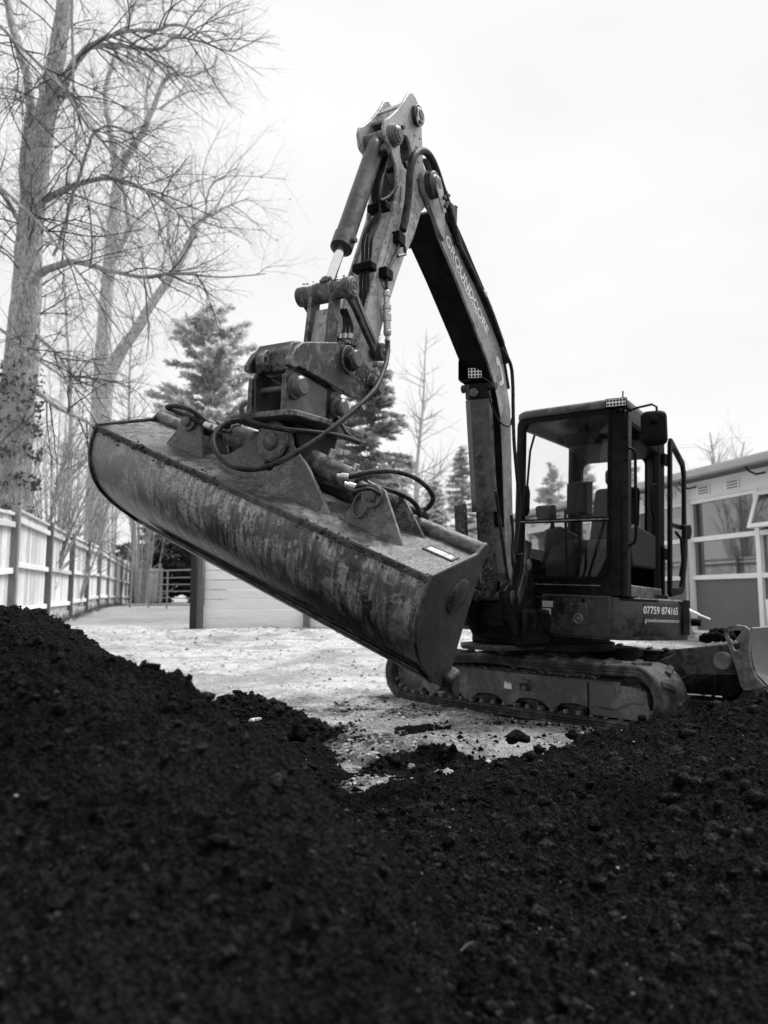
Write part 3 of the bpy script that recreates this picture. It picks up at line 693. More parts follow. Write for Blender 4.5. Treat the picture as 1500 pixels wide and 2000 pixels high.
for k in range(-3, 9):
    a = .03+BW*k                                                # a: near edge (towards camera) of the mullion at the far end of the bay
    lo, hi = a-BW+.10, a
    MB().box(bf, a, a+.10, -.12, .02, .19, 2.62).build('mullion', M['frame_white'], bld, .004)
    for zz in (1.12, 1.83): MB().box(bf, lo, hi, -.11, .012, zz, zz+.085).build('transom', M['frame_white'], bld, .004)
    MB().box(bf, lo, hi, -.10, .005, 2.55, 2.615).build('head_rail', M['frame_white'], bld, .003)
    MB().box(bf, lo, hi, -.07, -.04, .195, 1.118).build('infill_panel', M['panel_grey'], bld)
    MB().box(bf, lo, hi, -.062, -.054, 1.206, 1.828).build('pane', M['window_glass'], bld)
    if k == -1:                                                 # top-hung light standing open
        o = bf(0, 0, 2.55); c_, s_ = cos(radians(20)), sin(radians(20))
        op = Fr(o, np.stack([BE, BN*c_+V([0, 0, s_]), V([0, 0, c_])-BN*s_], 1))
        sash = MB()
        sash.prism(op, [(lo, -.66), (hi, -.66), (hi, 0), (lo, 0)], 0, .05, 1, hole=[[(lo+.07, -.59), (hi-.07, -.59), (hi-.07, -.07), (lo+.07, -.07)]])
        sh = sash.build('open_sash', M['frame_white'], bld, .003); MB().box(op, lo+.07, hi-.07, .02, .028, -.59, -.07).build('pane', M['window_glass'], sh)
    else: MB().box(bf, lo, hi, -.062, -.054, 1.916, 2.55).build('pane', M['window_glass'], bld)
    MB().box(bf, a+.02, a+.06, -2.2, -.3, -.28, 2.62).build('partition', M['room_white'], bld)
    for vv in (.35, 1.1):
        vn = MB().box(bf, a-vv-.22, a-vv+.12, .001, .02, 2.68, 2.86).build('wall_vent', M['frame_white'], bld, .004)
        for s in range(3): MB().box(bf, a-vv-.18, a-vv+.08, .0205, .026, 2.705+s*.05, 2.728+s*.05).build('slot', M['panel_grey'], vn)
    MB().tube([bf(a-.2, .02, 2.86), bf(a-.2, .20, 2.82), bf(a-.2, .34, 2.87), bf(a-.2, .42, 2.95)], .018, 6).build('gutter_bracket', M['dark_post'], bld)
MB().tube([bf(.08, .10, -.1), bf(.08, .10, 2.75), bf(.08, .30, 2.90), bf(.08, .49, 2.96)], .034, 10).build('downpipe', M['gutter'], bld)
# white pipe leaning against the wall, stick behind the machine
pp = MB().tube([V([6.0, 11.6, .1]), V([5.97, 11.6, .93])], .05, 12).build('drain_pipe', M['frame_white'], None, loc=(6.0, 11.6, .1)); tag(pp, 'stub of white pipe standing by the grey window panel', 'pipe')
# ================================================================== TREES
def wander(p, d, L, n, r, droop=0., wob=.18, up=0.):
    pts = [p]; d = nrm(d); st = L/n
    for i in range(n):
        d = nrm(d+V([r.gauss(0, wob), r.gauss(0, wob), r.gauss(0, wob)*.8+up-droop*(i/n)])); pts.append(pts[-1]+d*st)
    return V(pts)
def sprout(lines, P, R, lvl, r, cfg):
    """children along a branch polyline"""
    if lvl >= cfg['levels']: return
    n = len(P); L = np.linalg.norm(np.diff(P, axis=0), axis=1).sum()
    cnt = max(2, int(L*cfg['dens'][lvl]*r.uniform(.8, 1.2)))
    for c in range(cnt):
        t = r.uniform(cfg['from'][lvl], 1.0)*(n-1); i = min(int(t), n-2); f = t-i
        p = P[i]*(1-f)+P[i+1]*f; rad = (R[i]*(1-f)+R[i+1]*f)
        tan = nrm(P[i+1]-P[i]); perp = nrm(np.cross(tan, V([r.gauss(0, 1), r.gauss(0, 1), r.gauss(0, 1)])))
        a = radians(r.uniform(*cfg['ang'])); d = tan*cos(a)+perp*sin(a)
        ln = cfg['len'][lvl]*r.uniform(.45, 1.25)*(1-.45*t/(n-1)); seg = cfg['seg'][lvl]
        cp = wander(p, d, ln, seg, r, cfg['droop'], cfg['wob'], cfg['up'])
        r0 = min(rad*.62, cfg['rad'][lvl]); cr = r0*np.linspace(1, .30, seg+1)
        lines[lvl].append((cp, cr)); sprout(lines, cp, cr, lvl+1, r, cfg)
def bare_tree(name, label, limbs, cfg, bark, twig, seed, group='bare trees behind the fence', ivy=0, leaves=0):
    """limbs: list of (points, radii) of the traced trunk and boughs"""
    r = random.Random(seed); base = V(limbs[0][0][0]); t = empty(name, base); tag(t, label, 'tree', group)
    big = []; lines = [[] for _ in range(cfg['levels'])]
    for k, (pts, rad) in enumerate(limbs):
        P = V(catmull(pts, 5)); R = np.interp(np.linspace(0, 1, len(P)), np.linspace(0, 1, len(rad)), rad)
        P[1:] += np.array([[r.gauss(0, .008), r.gauss(0, .008), 0] for _ in range(len(P)-1)])
        big.append((P, R)); sprout(lines, P, R, 0, r, cfg)
    vs, fs = tube_np(big[:1], 14); finish('trunk', mesh_np('trunk', vs, fs), bark, t, smooth=180, o_loc=(0, 0, 0))
    for b in big[1:]:
        vs, fs = tube_np([b], 9); finish('bough', mesh_np('bough', vs, fs), bark, t, smooth=180, o_loc=(0, 0, 0))
    allv = []; allf = []; n = 0
    for lv, ls in enumerate(lines):
        if not ls: continue
        vs, fs = tube_np(ls, 5 if lv == 0 else 3); 
        if fs.shape[1] == 4: pass
        allv.append(vs); allf.append(fs+n); n += len(vs)
    c = finish('crown', mesh_np('crown', np.concatenate(allv), np.concatenate(allf)), twig, t, smooth=180, o_loc=(0, 0, 0)); c['kind'] = 'stuff'
    if leaves:
        tips = [l[0][-1] for l in lines[-1]]; r2 = np.random.RandomState(seed)
        P = V(tips)[r2.permutation(len(tips))[:leaves]]; vs, fs = leaf_quads(P, .05, r2); o = finish('last_leaves', mesh_np('last_leaves', vs, fs), M['dry_leaf'], t, smooth=0); o['kind'] = 'stuff'
    if ivy:
        P0, R0 = big[0]; r2 = np.random.RandomState(seed+5); k = r2.rand(ivy)**2.2*(len(P0)*.20); i = k.astype(int); a = r2.rand(ivy)*2*pi
        pts = P0[i]+(R0[i]*(1.0+.5*r2.rand(ivy)))[:, None]*np.stack([np.cos(a), np.sin(a), 0*a], -1)+V([0, 0, 1.])*r2.rand(ivy, 1)*.3
        vs, fs = leaf_quads(pts, .055, r2); o = finish('ivy', mesh_np('ivy', vs, fs), M['ivy'], t, smooth=0); o['kind'] = 'stuff'
    return t
def leaf_quads(P, s, r, stretch=1.0, axis=None):
    n = len(P); a = r.randn(n, 3); a /= np.linalg.norm(a, axis=1)[:, None]
    if axis is not None: a = axis+a*.55; a /= np.linalg.norm(a, axis=1)[:, None]
    b = np.cross(a, r.randn(n, 3)); b /= np.linalg.norm(b, axis=1)[:, None]
    sz = s*(.6+.8*r.rand(n, 1)); A = a*sz*stretch; B = b*sz*.55
    vs = np.stack([P-A, P+B*.9, P+A, P-B*.9], 1).reshape(-1, 3); fs = np.arange(4*n).reshape(-1, 4); return vs, fs

def tr(pts, Y, dy=None):
    return [at(x, y, Y+(dy[i] if dy else 0)) for i, (x, y) in enumerate(pts)]
def ground_pt(px, Y):
    q = V([(px-750)/FPX*Y/cos(PITCH)*cos(PITCH), Y, 0]); q[2] = float(gz(q[0], q[1]))-.1; return q

CFG1 = dict(levels=3, dens=[3.4, 5.4, 6.6], len=[2.2, 1.15, .6], seg=[7, 5, 3], rad=[.016, .0065, .0032], ang=(25, 70), droop=.16, wob=.14, up=.02, **{'from': [.12, .15, .1]})
Y1 = 14.
t1 = [([ground_pt(10, Y1)]+tr([(22, 900), (42, 700), (52, 560), (60, 440), (78, 290), (104, 150), (122, 30), (135, -120), (150, -300)], Y1), [.40, .36, .32, .28, .255, .235, .20, .17, .15, .11, .07]),
      (tr([(52, 520), (58, 420), (46, 330), (60, 190), (34, 90), (10, -10), (-30, -150)], Y1, [0, .1, .3, .4, .5, .7, .9]), [.12, .11, .10, .09, .085, .07, .05]),
      (tr([(62, 540), (110, 520), (150, 512), (220, 530), (285, 541), (345, 534), (430, 541), (520, 535)], Y1, [0, -.2, -.5, -.8, -1.0, -1.2, -1.4, -1.5]), [.085, .07, .055, .042, .032, .024, .016, .008]),
      (tr([(84, 392), (130, 368), (190, 350), (245, 354), (300, 380), (345, 412), (380, 462)], Y1, [0, -.2, -.4, -.6, -.7, -.8, -.9]), [.07, .055, .045, .036, .028, .02, .01]),
      (tr([(105, 500), (122, 455), (145, 375), (165, 310), (182, 262), (215, 246), (255, 262), (310, 300)], Y1, [-.2, -.3, -.3, -.4, -.4, -.5, -.6, -.7]), [.03, .035, .032, .03, .026, .022, .016, .008]),
      (tr([(118, 190), (150, 118), (190, 82), (250, 60), (305, 58), (345, 48), (400, 68), (440, 96)], Y1, [0, -.2, -.5, -.8, -1, -1.1, -1.3, -1.4]), [.085, .06, .045, .036, .03, .024, .017, .009]),
      (tr([(130, 150), (165, 100), (200, 88), (255, 92), (310, 96), (340, 74), (395, 82), (450, 100), (500, 78), (525, 60)], Y1, [.0, .1, .3, .4, .5, .6, .7, .8, .8, .9]), [.09, .07, .05, .042, .035, .03, .024, .016, .01, .006]),
      (tr([(140, -40), (142, 60), (143, 150), (146, 230), (150, 312)], Y1-1.2), [.035, .03, .025, .018, .009]),
      (tr([(70, 470), (30, 420), (-20, 330), (-80, 260)], Y1, [0, -.3, -.6, -.9]), [.06, .05, .04, .03]),
      (tr([(66, 760), (120, 800), (180, 830), (230, 880), (255, 960)], Y1, [0, -.3, -.6, -.9, -1.1]), [.05, .04, .03, .022, .01]),
      (tr([(55, 640), (110, 690), (150, 740), (200, 760)], Y1, [0, -.2, -.4, -.6]), [.045, .035, .025, .01]),
      (tr([(100, 140), (160, 230), (230, 310), (300, 390), (350, 450)], Y1-1.6, [0, .1, .1, 0, -.1]), [.03, .026, .02, .014, .007]),
      (tr([(-30, 20), (60, 110), (140, 190), (230, 280), (310, 350)], Y1-2.0), [.03, .026, .02, .014, .007]),
      (tr([(-40, 330), (60, 420), (130, 500), (180, 570), (230, 640)], Y1-2.0), [.03, .026, .02, .014, .007]),
      (tr([(-40, 610), (60, 690), (150, 760), (230, 850), (300, 940)], Y1-1.8), [.026, .022, .018, .012, .006])]
bare_tree('bare_tree', 'thick trunked bare tree nearest the fence at the left edge', t1, CFG1, M['bark'], M['twig'], 5, ivy=2600)
CFG2 = dict(levels=3, dens=[2.2, 3.0, 2.8], len=[3.4, 1.8, .9], seg=[7, 5, 3], rad=[.024, .010, .005], ang=(25, 65), droop=.06, wob=.15, up=.03, **{'from': [.15, .15, .1]})
Y2 = 30.
t2 = [([ground_pt(180, Y2)]+tr([(188, 900), (195, 760), (207, 600), (216, 490), (226, 385), (236, 330), (262, 285), (290, 232), (318, 165), (335, 145), (375, 148), (420, 130)], Y2), [.36, .34, .31, .28, .25, .21, .18, .15, .12, .09, .06, .04, .025]),
      (tr([(216, 520), (236, 480), (252, 445), (246, 400), (238, 350)], Y2, [0, .2, .3, .4, .4]), [.12, .11, .1, .08, .06]),
      (tr([(228, 350), (222, 300), (214, 240), (206, 180), (225, 110), (245, 60), (262, 10), (280, -60)], Y2, [0, .2, .4, .5, .7, .8, .9, 1.]), [.18, .17, .14, .12, .10, .08, .06, .04]),
      (tr([(290, 232), (286, 180), (300, 130), (330, 120)], Y2), [.06, .05, .035, .02]),
      (tr([(252, 445), (290, 410), (320, 385), (340, 360)], Y2), [.06, .05, .03, .015]),
      (tr([(312, 212), (345, 190), (375, 178), (400, 186)], Y2), [.05, .04, .03, .012]),
      (tr([(210, 470), (190, 420), (160, 390), (150, 330)], Y2), [.06, .05, .035, .02])]
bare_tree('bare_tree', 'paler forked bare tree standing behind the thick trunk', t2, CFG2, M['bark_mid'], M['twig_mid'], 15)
Y3 = 26.
t3 = [([ground_pt(196, Y3)]+tr([(200, 860), (212, 740), (240, 680), (270, 640), (292, 600), (340, 530), (372, 470), (386, 438), (400, 424), (440, 405), (490, 385)], Y3), [.28, .27, .24, .21, .18, .16, .14, .12, .10, .06, .035, .015]),
      (tr([(388, 440), (402, 415), (408, 370), (440, 345), (500, 345), (560, 350)], Y3, [0, -.1, -.2, -.4, -.6, -.7]), [.05, .04, .03, .022, .014, .006]),
      (tr([(300, 590), (288, 540), (275, 490), (262, 470)], Y3), [.05, .04, .03, .015]),
      (tr([(340, 530), (330, 480), (328, 440), (340, 380)], Y3), [.045, .035, .025, .01]),
      (tr([(296, 596), (284, 560), (272, 470), (262, 410)], Y3), [.04, .03, .02, .01])]
bare_tree('bare_tree', 'leaning bare tree reaching right above the round conifer', t3, CFG2, M['bark_mid'], M['twig_mid'], 27, leaves=60)
# slender far bare trees
CFGF = dict(levels=2, dens=[3.2, 2.6], len=[2.0, .9], seg=[5, 3], rad=[.03, .014], ang=(35, 75), droop=.0, wob=.12, up=.05, **{'from': [.0, .1]})
def slim(px, ytop, Y, label, seed, r0=.16, lean=0):
    b = ground_pt(px, Y); top = at(px+lean, ytop, Y); pts = [b+(top-b)*k+V([.25*sin(k*5+seed), 0, 0]) for k in (0, .25, .5, .75, 1)]
    r = random.Random(seed); limbs = [(pts, [r0, r0*.8, r0*.55, r0*.35, .02])]
    H = top[2]-b[2]
    for k in range(14):
        f = r.uniform(.28, .93); p = b+(top-b)*f+V([.25*sin(f*5+seed), 0, 0]); a = r.uniform(0, 2*pi); L = H*.22*(1.1-f)*r.uniform(.7, 1.3)+.5
        q = [p, p+V([cos(a)*L*.4, sin(a)*L*.4, L*.22]), p+V([cos(a)*L*.8, sin(a)*L*.8, L*.55])]; limbs.append((q, [r0*.3*(1.1-f)+.01, r0*.2*(1.1-f)+.008, .006]))
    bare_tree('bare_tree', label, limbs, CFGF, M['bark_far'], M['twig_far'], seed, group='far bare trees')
slim(822, 655, 34., 'slender far bare tree between the arm and the boom', 3, .15)
slim(262, 560, 38., 'thin far bare tree left of the round conifer', 8, .14)
slim(130, 420, 34., 'thin far bare tree showing beside the thick trunk', 12, .16)
slim(1090, 930, 44., 'small far bare tree seen through the cab', 21, .14)
slim(1400, 845, 26., 'bare tree top showing above the building roof', 31, .14)
slim(1440, 862, 28., 'lower bare tree top behind the building eaves', 33, .14, 10)

# undergrowth behind the fence
CFGS = dict(levels=2, dens=[4.0, 4.0], len=[.9, .4], seg=[5, 3], rad=[.012, .006], ang=(20, 60), droop=.05, wob=.16, up=.04, **{'from': [.15, .1]})
def shrub(px, ytop, Y, n, spread, label, seed, m='twig_mid', thorn=None):
    r = random.Random(seed); b = ground_pt(px, Y); limbs = []
    H = at(px, ytop, Y)[2]-b[2]
    for k in range(n):
        a = r.uniform(0, 2*pi); s = r.uniform(.2, 1)*spread; h = H*r.uniform(.55, 1.05); p0 = b+V([cos(a)*s*.25, sin(a)*s*.25, 0])
        limbs.append(([p0, p0+V([cos(a)*s*.3, sin(a)*s*.3, h*.45]), p0+V([cos(a)*s*.7, sin(a)*s*.7, h*.8]), p0+V([cos(a)*s*1.2, sin(a)*s*1.2, h])], [.03, .022, .014, .006]))
    t = empty('bare_shrub', b); tag(t, label, 'shrub', 'bare shrubs behind the fence'); lines = [[], []]; big = []
    for pts, rad in limbs:
        P = V(catmull(pts, 3)); R = np.interp(np.linspace(0, 1, len(P)), np.linspace(0, 1, 4), rad); big.append((P, R)); sprout(lines, P, R, 0, r, CFGS)
    vs, fs = tube_np(big, 5); finish('stems', mesh_np('stems', vs, fs), M['bark_mid'], t, smooth=180)
    vs, fs = tube_np(lines[0]+lines[1], 3); o = finish('crown', mesh_np('crown', vs, fs), M[m], t, smooth=180); o['kind'] = 'stuff'
shrub(60, 800, 15.5, 14, 1.4, 'tangled bare shrub behind the nearest fence bay', 2)
shrub(125, 830, 18.8, 14, 1.6, 'bare shrub behind the second fence post', 3)
shrub(165, 850, 23., 13, 1.5, 'bare shrub under the end of the bucket', 4)
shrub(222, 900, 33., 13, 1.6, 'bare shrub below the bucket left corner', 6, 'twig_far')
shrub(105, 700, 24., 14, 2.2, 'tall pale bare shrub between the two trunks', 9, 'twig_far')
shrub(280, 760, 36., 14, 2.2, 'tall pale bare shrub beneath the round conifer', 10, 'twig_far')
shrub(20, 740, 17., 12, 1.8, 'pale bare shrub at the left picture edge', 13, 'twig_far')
# pole in front of the fence
q = ground_pt(258, 24.); po = MB().tube([q, at(262, 1010, 24.), at(266, 900, 24.)], .035, 8).build('thin_pole', M['post_wood'], None, loc=q); tag(po, 'thin upright pole standing near the far fence', 'pole')

# conifers
def conifer(name, px, ytop, Y, halfw_px, label, seed, m, n_br, leaf, cone=True, base_frac=.06, full=1.0, dens=26):
    r = random.Random(seed); r2 = np.random.RandomState(seed)
    b = ground_pt(px, Y); top = at(px, ytop, Y); H = top[2]-b[2]; W = halfw_px/FPX*Y
    t = empty(name, b); tag(t, label, 'tree', 'conifers beyond the yard')
    vs, fs = tube_np([(V([b, b+V([0, 0, H*.5]), b+V([0, 0, H*.98])]), V([H*.02, H*.013, .02]))], 8); finish('trunk', mesh_np('trunk', vs, fs), M['bark_mid'], t, smooth=180)
    lines = []; LP = []; LA = []
    for k in range(n_br):
        f = base_frac+(1-base_frac)*(k+r.random())/n_br
        prof = (1-f)**.85 if cone else sqrt(max(0., 1-((f-.50)/.515)**2))
        L = W*prof*r.uniform(.45, 1.22)+.2; a = r.uniform(0, 2*pi); el = r.uniform(-.12, .28) if cone else r.uniform(-.05, .55)
        p = b+V([0, 0, H*f]); d = V([cos(a)*cos(el), sin(a)*cos(el), sin(el)])
        P = wander(p, d, L, 5, r, .10 if cone else -.04, .07); lines.append((P, np.linspace(.05, .01, 6)))
        nn = int(L*dens*full)
        tt = r2.rand(nn)**.6*5; i = np.minimum(tt.astype(int), 4); ff = (tt-i)[:, None]
        q = P[i]*(1-ff)+P[i+1]*ff; side = r2.randn(nn, 3)*V([.22, .22, .11])*(.36+L*.09)
        LP.append(q+side); ax = nrm(d)[None]*.8+side/(np.linalg.norm(side, axis=1)[:, None]+1e-6)*.7; LA.append(ax)
    vs, fs = tube_np(lines, 4); finish('boughs', mesh_np('boughs', vs, fs), M['bark_mid'], t, smooth=180)['kind'] = 'stuff'
    P = np.concatenate(LP); A = np.concatenate(LA); vs, fs = leaf_quads(P, leaf, r2, 1.5, A)
    o = finish('crown', mesh_np('crown', vs, fs), M[m], t, smooth=0); o['kind'] = 'stuff'; return t
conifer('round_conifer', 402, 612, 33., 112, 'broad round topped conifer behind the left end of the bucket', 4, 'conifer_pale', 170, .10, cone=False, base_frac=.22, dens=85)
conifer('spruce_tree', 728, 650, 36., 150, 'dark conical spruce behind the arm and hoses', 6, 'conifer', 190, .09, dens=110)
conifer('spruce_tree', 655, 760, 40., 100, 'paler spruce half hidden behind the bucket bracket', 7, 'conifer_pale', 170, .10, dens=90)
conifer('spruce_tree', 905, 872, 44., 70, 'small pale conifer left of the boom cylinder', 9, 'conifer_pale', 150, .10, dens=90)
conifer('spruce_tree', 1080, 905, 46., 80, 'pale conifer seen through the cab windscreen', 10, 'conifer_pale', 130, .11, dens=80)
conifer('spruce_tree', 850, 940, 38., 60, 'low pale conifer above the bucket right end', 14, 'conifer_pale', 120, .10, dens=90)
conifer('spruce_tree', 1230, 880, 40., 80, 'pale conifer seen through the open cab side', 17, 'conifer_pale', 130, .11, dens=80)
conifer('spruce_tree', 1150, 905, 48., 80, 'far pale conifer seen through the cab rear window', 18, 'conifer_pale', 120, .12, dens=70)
conifer('evergreen_bush', 318, 1045, 41., 75, 'dark evergreen bush above the field gate', 19, 'ivy', 110, .12, cone=False, base_frac=.0, dens=60)
conifer('evergreen_bush', 392, 1045, 41., 85, 'dark evergreen bush behind the black post', 20, 'ivy', 90, .12, cone=False, base_frac=.0, dens=60)
# ================================================================== EXCAVATOR
def Rym(a): return V([[cos(a), 0, sin(a)], [0, 1, 0], [-sin(a), 0, cos(a)]])
def heading(deg, roll):
    a = radians(deg); m = np.stack([V([-sin(a), -cos(a), 0]), V([cos(a), -sin(a), 0]), V([0, 0, 1.])], 1); return Rym(radians(roll))@m
HO = V([1.798, 5.85, 1.0306]); HS = Fr(HO, heading(40, 2.5))                  # house: forward, left, up; origin = left front cab corner at sill height
S0 = V([1.6607, 6.9066, 0.0]); UC = Fr(S0, heading(-43, 0))                   # undercarriage: along the tracks, across (away), up
BM = Fr((1.0882, 6.25, 1.2059), heading(30, 2.5))                              # boom plane: reach, left, up
th = .3592; _f, _l, _u = BM.m[:, 0], BM.m[:, 1], BM.m[:, 2]
BKo = V([-.5276, 3.4174, 1.6924]); BK = Fr(BKo, np.stack([_l*cos(th)-_u*sin(th), _f, _u*cos(th)+_l*sin(th)], 1))   # bucket: width, out, up
BWD = 2.157
def S(fr, x, y, ax, val): return fr.un(x, y, ax, val)

exc = empty('excavator', S0); tag(exc, 'dark tracked mini excavator with raised boom and wide tilted grading bucket', 'excavator')
def part(name, mb, mat, parent=None, bev=.004, smooth=35): return mb.build(name, M[mat] if isinstance(mat, str) else mat, parent or exc, bev, smooth)
def offset_poly(poly, d):
    """inward offset of a simple polygon (either orientation)"""
    P = [V(p, float) for p in poly]; n = len(P); A = sum(P[i][0]*P[(i+1) % n][1]-P[(i+1) % n][0]*P[i][1] for i in range(n)); sg = 1 if A > 0 else -1; out = []
    for i in range(n):
        e1 = nrm(P[i]-P[i-1]); e2 = nrm(P[(i+1) % n]-P[i]); n1 = V([-e1[1], e1[0]])*sg; n2 = V([-e2[1], e2[0]])*sg
        b = n1+n2; b = b/max(.35, b@b)*2*1.0; out.append(tuple(P[i]+b*d*.5*2/2))
    return out
def strip(mb, fr, line, thick, e0, e1, ax=1):
    """bent sheet: a polyline in two axes with thickness, extruded along the third"""
    L = [V(p, float) for p in line]; off = []
    for i, p in enumerate(L):
        t = nrm((L[min(i+1, len(L)-1)]-L[max(i-1, 0)])); off.append(p+V([-t[1], t[0]])*thick)
    for i in range(len(L)-1): mb.prism(fr, [tuple(L[i]), tuple(L[i+1]), tuple(off[i+1]), tuple(off[i])], e0, e1, ax)
    return mb
def sheet(mb, fr, line, thick, e0, e1, ax=1):
    L = [V(p, float) for p in line]; off = []
    for i, p in enumerate(L):
        t = nrm((L[min(i+1, len(L)-1)]-L[max(i-1, 0)])); off.append(p+V([-t[1], t[0]])*thick)
    return mb.prism(fr, [tuple(p) for p in L]+[tuple(p) for p in reversed(off)], e0, e1, ax)

def text_mesh(body, fit_len, place, name, mat, parent, bold=.0, height=None, thick=.0015):
    cu = bpy.data.curves.new('lettering', 'FONT'); cu.body = body; cu.size = 1; cu.offset = bold; cu.resolution_u = 3
    ob = bpy.data.objects.new('lettering', cu); COL.objects.link(ob); bpy.context.view_layer.update()
    me = bpy.data.meshes.new_from_object(ob); bpy.data.objects.remove(ob)
    co = np.zeros(len(me.vertices)*3); me.vertices.foreach_get('co', co); co = co.reshape(-1, 3)
    lo, hi = co.min(0), co.max(0); sx = fit_len/(hi[0]-lo[0]); sy = (height/(hi[1]-lo[1])) if height else sx
    pl = parent_loc(parent)
    # densify so that it can follow a curved panel
    bm = bmesh.new(); bm.from_mesh(me); bmesh.ops.triangulate(bm, faces=bm.faces)
    for v in bm.verts:
        p = place((v.co.x-lo[0])*sx, (v.co.y-lo[1])*sy); v.co = Vector(p-pl)
    bm.to_mesh(me); bm.free(); me.materials.clear()
    return finish(name, me, mat, parent, 0, 0, 2, pl)

# ---------------------------------------------------------------- tracks
def loop_pts(n=150):
    P = []
    P += [(s, 0.0) for s in np.linspace(-1.08, 1.16, 40)]
    P += arc(1.17, .235, .235, -88, 80, 18)
    top = catmull([(1.05, .458), (.75, .455), (.42, .452), (.1, .475), (-.2, .488), (-.55, .475), (-.95, .498)], 7); P += [tuple(q) for q in top]
    P += arc(-1.15, .255, .245, 92, 255, 18)
    P = V(P); P[:, 1] += .012*np.sin(P[:, 0]*2.1)*(P[:, 1] > .3)
    d = np.r_[0, np.cumsum(np.linalg.norm(np.diff(np.vstack([P, P[:1]]), axis=0), axis=1))]; Q = np.vstack([P, P[:1]])
    t = np.linspace(0, d[-1], n, endpoint=False); return np.stack([np.interp(t, d, Q[:, 0]), np.interp(t, d, Q[:, 1])], 1), d[-1]
LP, LLEN = loop_pts(156)
def loop_frame(i):
    n = len(LP); t = nrm(LP[(i+1) % n]-LP[i-1]); return LP[i % n], t, V([t[1], -t[0]])       # outward normal for anticlockwise loop
def track(l0, l1, near):
    sg = 1 if near else -1
    prof = [(l0+.004, -.070), (l0-.002, -.056), (l0+.006, -.046), (l0-.002, -.036), (l0+.006, -.026), (l0-.001, -.014), (l0+.002, .0), (l0+.02, .010), (l1-.02, .010), (l1, .0), (l1, -.070), (l1-.02, -.076), (l0+.05, -.076), (l0+.05, -.045), (l0+.03, -.045), (l0+.03, -.076)]
    mb = MB(); n = len(LP); k = len(prof); vs = []; fs = []
    for i in range(n):
        p, t, nn = loop_frame(i)
        for l, d in prof: q = p+nn*d; vs.append(UC(q[0], l, q[1]))
    for i in range(n):
        j = (i+1) % n
        for a in range(k): b = (a+1) % k; fs.append((i*k+a, i*k+b, j*k+b, j*k+a))
    mb.add(vs, fs); tr_ = part('rubber_track', mb, 'rubber', None, 0, 50)
    W = (l1-l0)/2; lug = MB(); E3 = Fr((0, 0, 0), np.eye(3))
    lug.prism(E3, [(-.026, 0), (.026, 0), (.018, .019), (-.018, .019)], -W*.40, W*.40, 1)
    lm = lug.build('tmp_lug', M['rubber'], None, .003).data; bpy.data.objects.remove(bpy.data.objects['tmp_lug'])
    tooth = MB(); tooth.prism(E3, [(-.018, 0), (.018, 0), (.010, -.034), (-.010, -.034)], -.035, .035, 1)
    tm = tooth.build('tmp_tooth', M['track_frame'], None, .003).data; bpy.data.objects.remove(bpy.data.objects['tmp_tooth'])
    for i in range(0, n, 3 if near else 4):
        p, t, nn = loop_frame(i); q = p+nn*.009
        side = (i//3) % 2; lc = l0+W*(.52 if side else 1.48)
        ax = UC.m[:, 0]*t[0]+UC.m[:, 2]*t[1]; az = UC.m[:, 0]*nn[0]+UC.m[:, 2]*nn[1]
        skew = .35 if side else -.35; ay = UC.m[:, 1]; ax2 = nrm(ax*cos(skew)+ay*sin(skew)); ay2 = nrm(ay*cos(skew)-ax*sin(skew))
        if p[1] > .06: inst('tread_lug', lm, tr_, mat4(UC(q[0], lc, q[1]), ax2, ay2, az))
        if near and p[1] < .2:
            q = p-nn*.070
            for lc in (l0+.085,): inst('guide_tooth', tm, tr_, mat4(UC(q[0], lc, q[1]), ax, ay, az))
    return tr_
track(-.955, -.575, True); track(.575, .955, False)

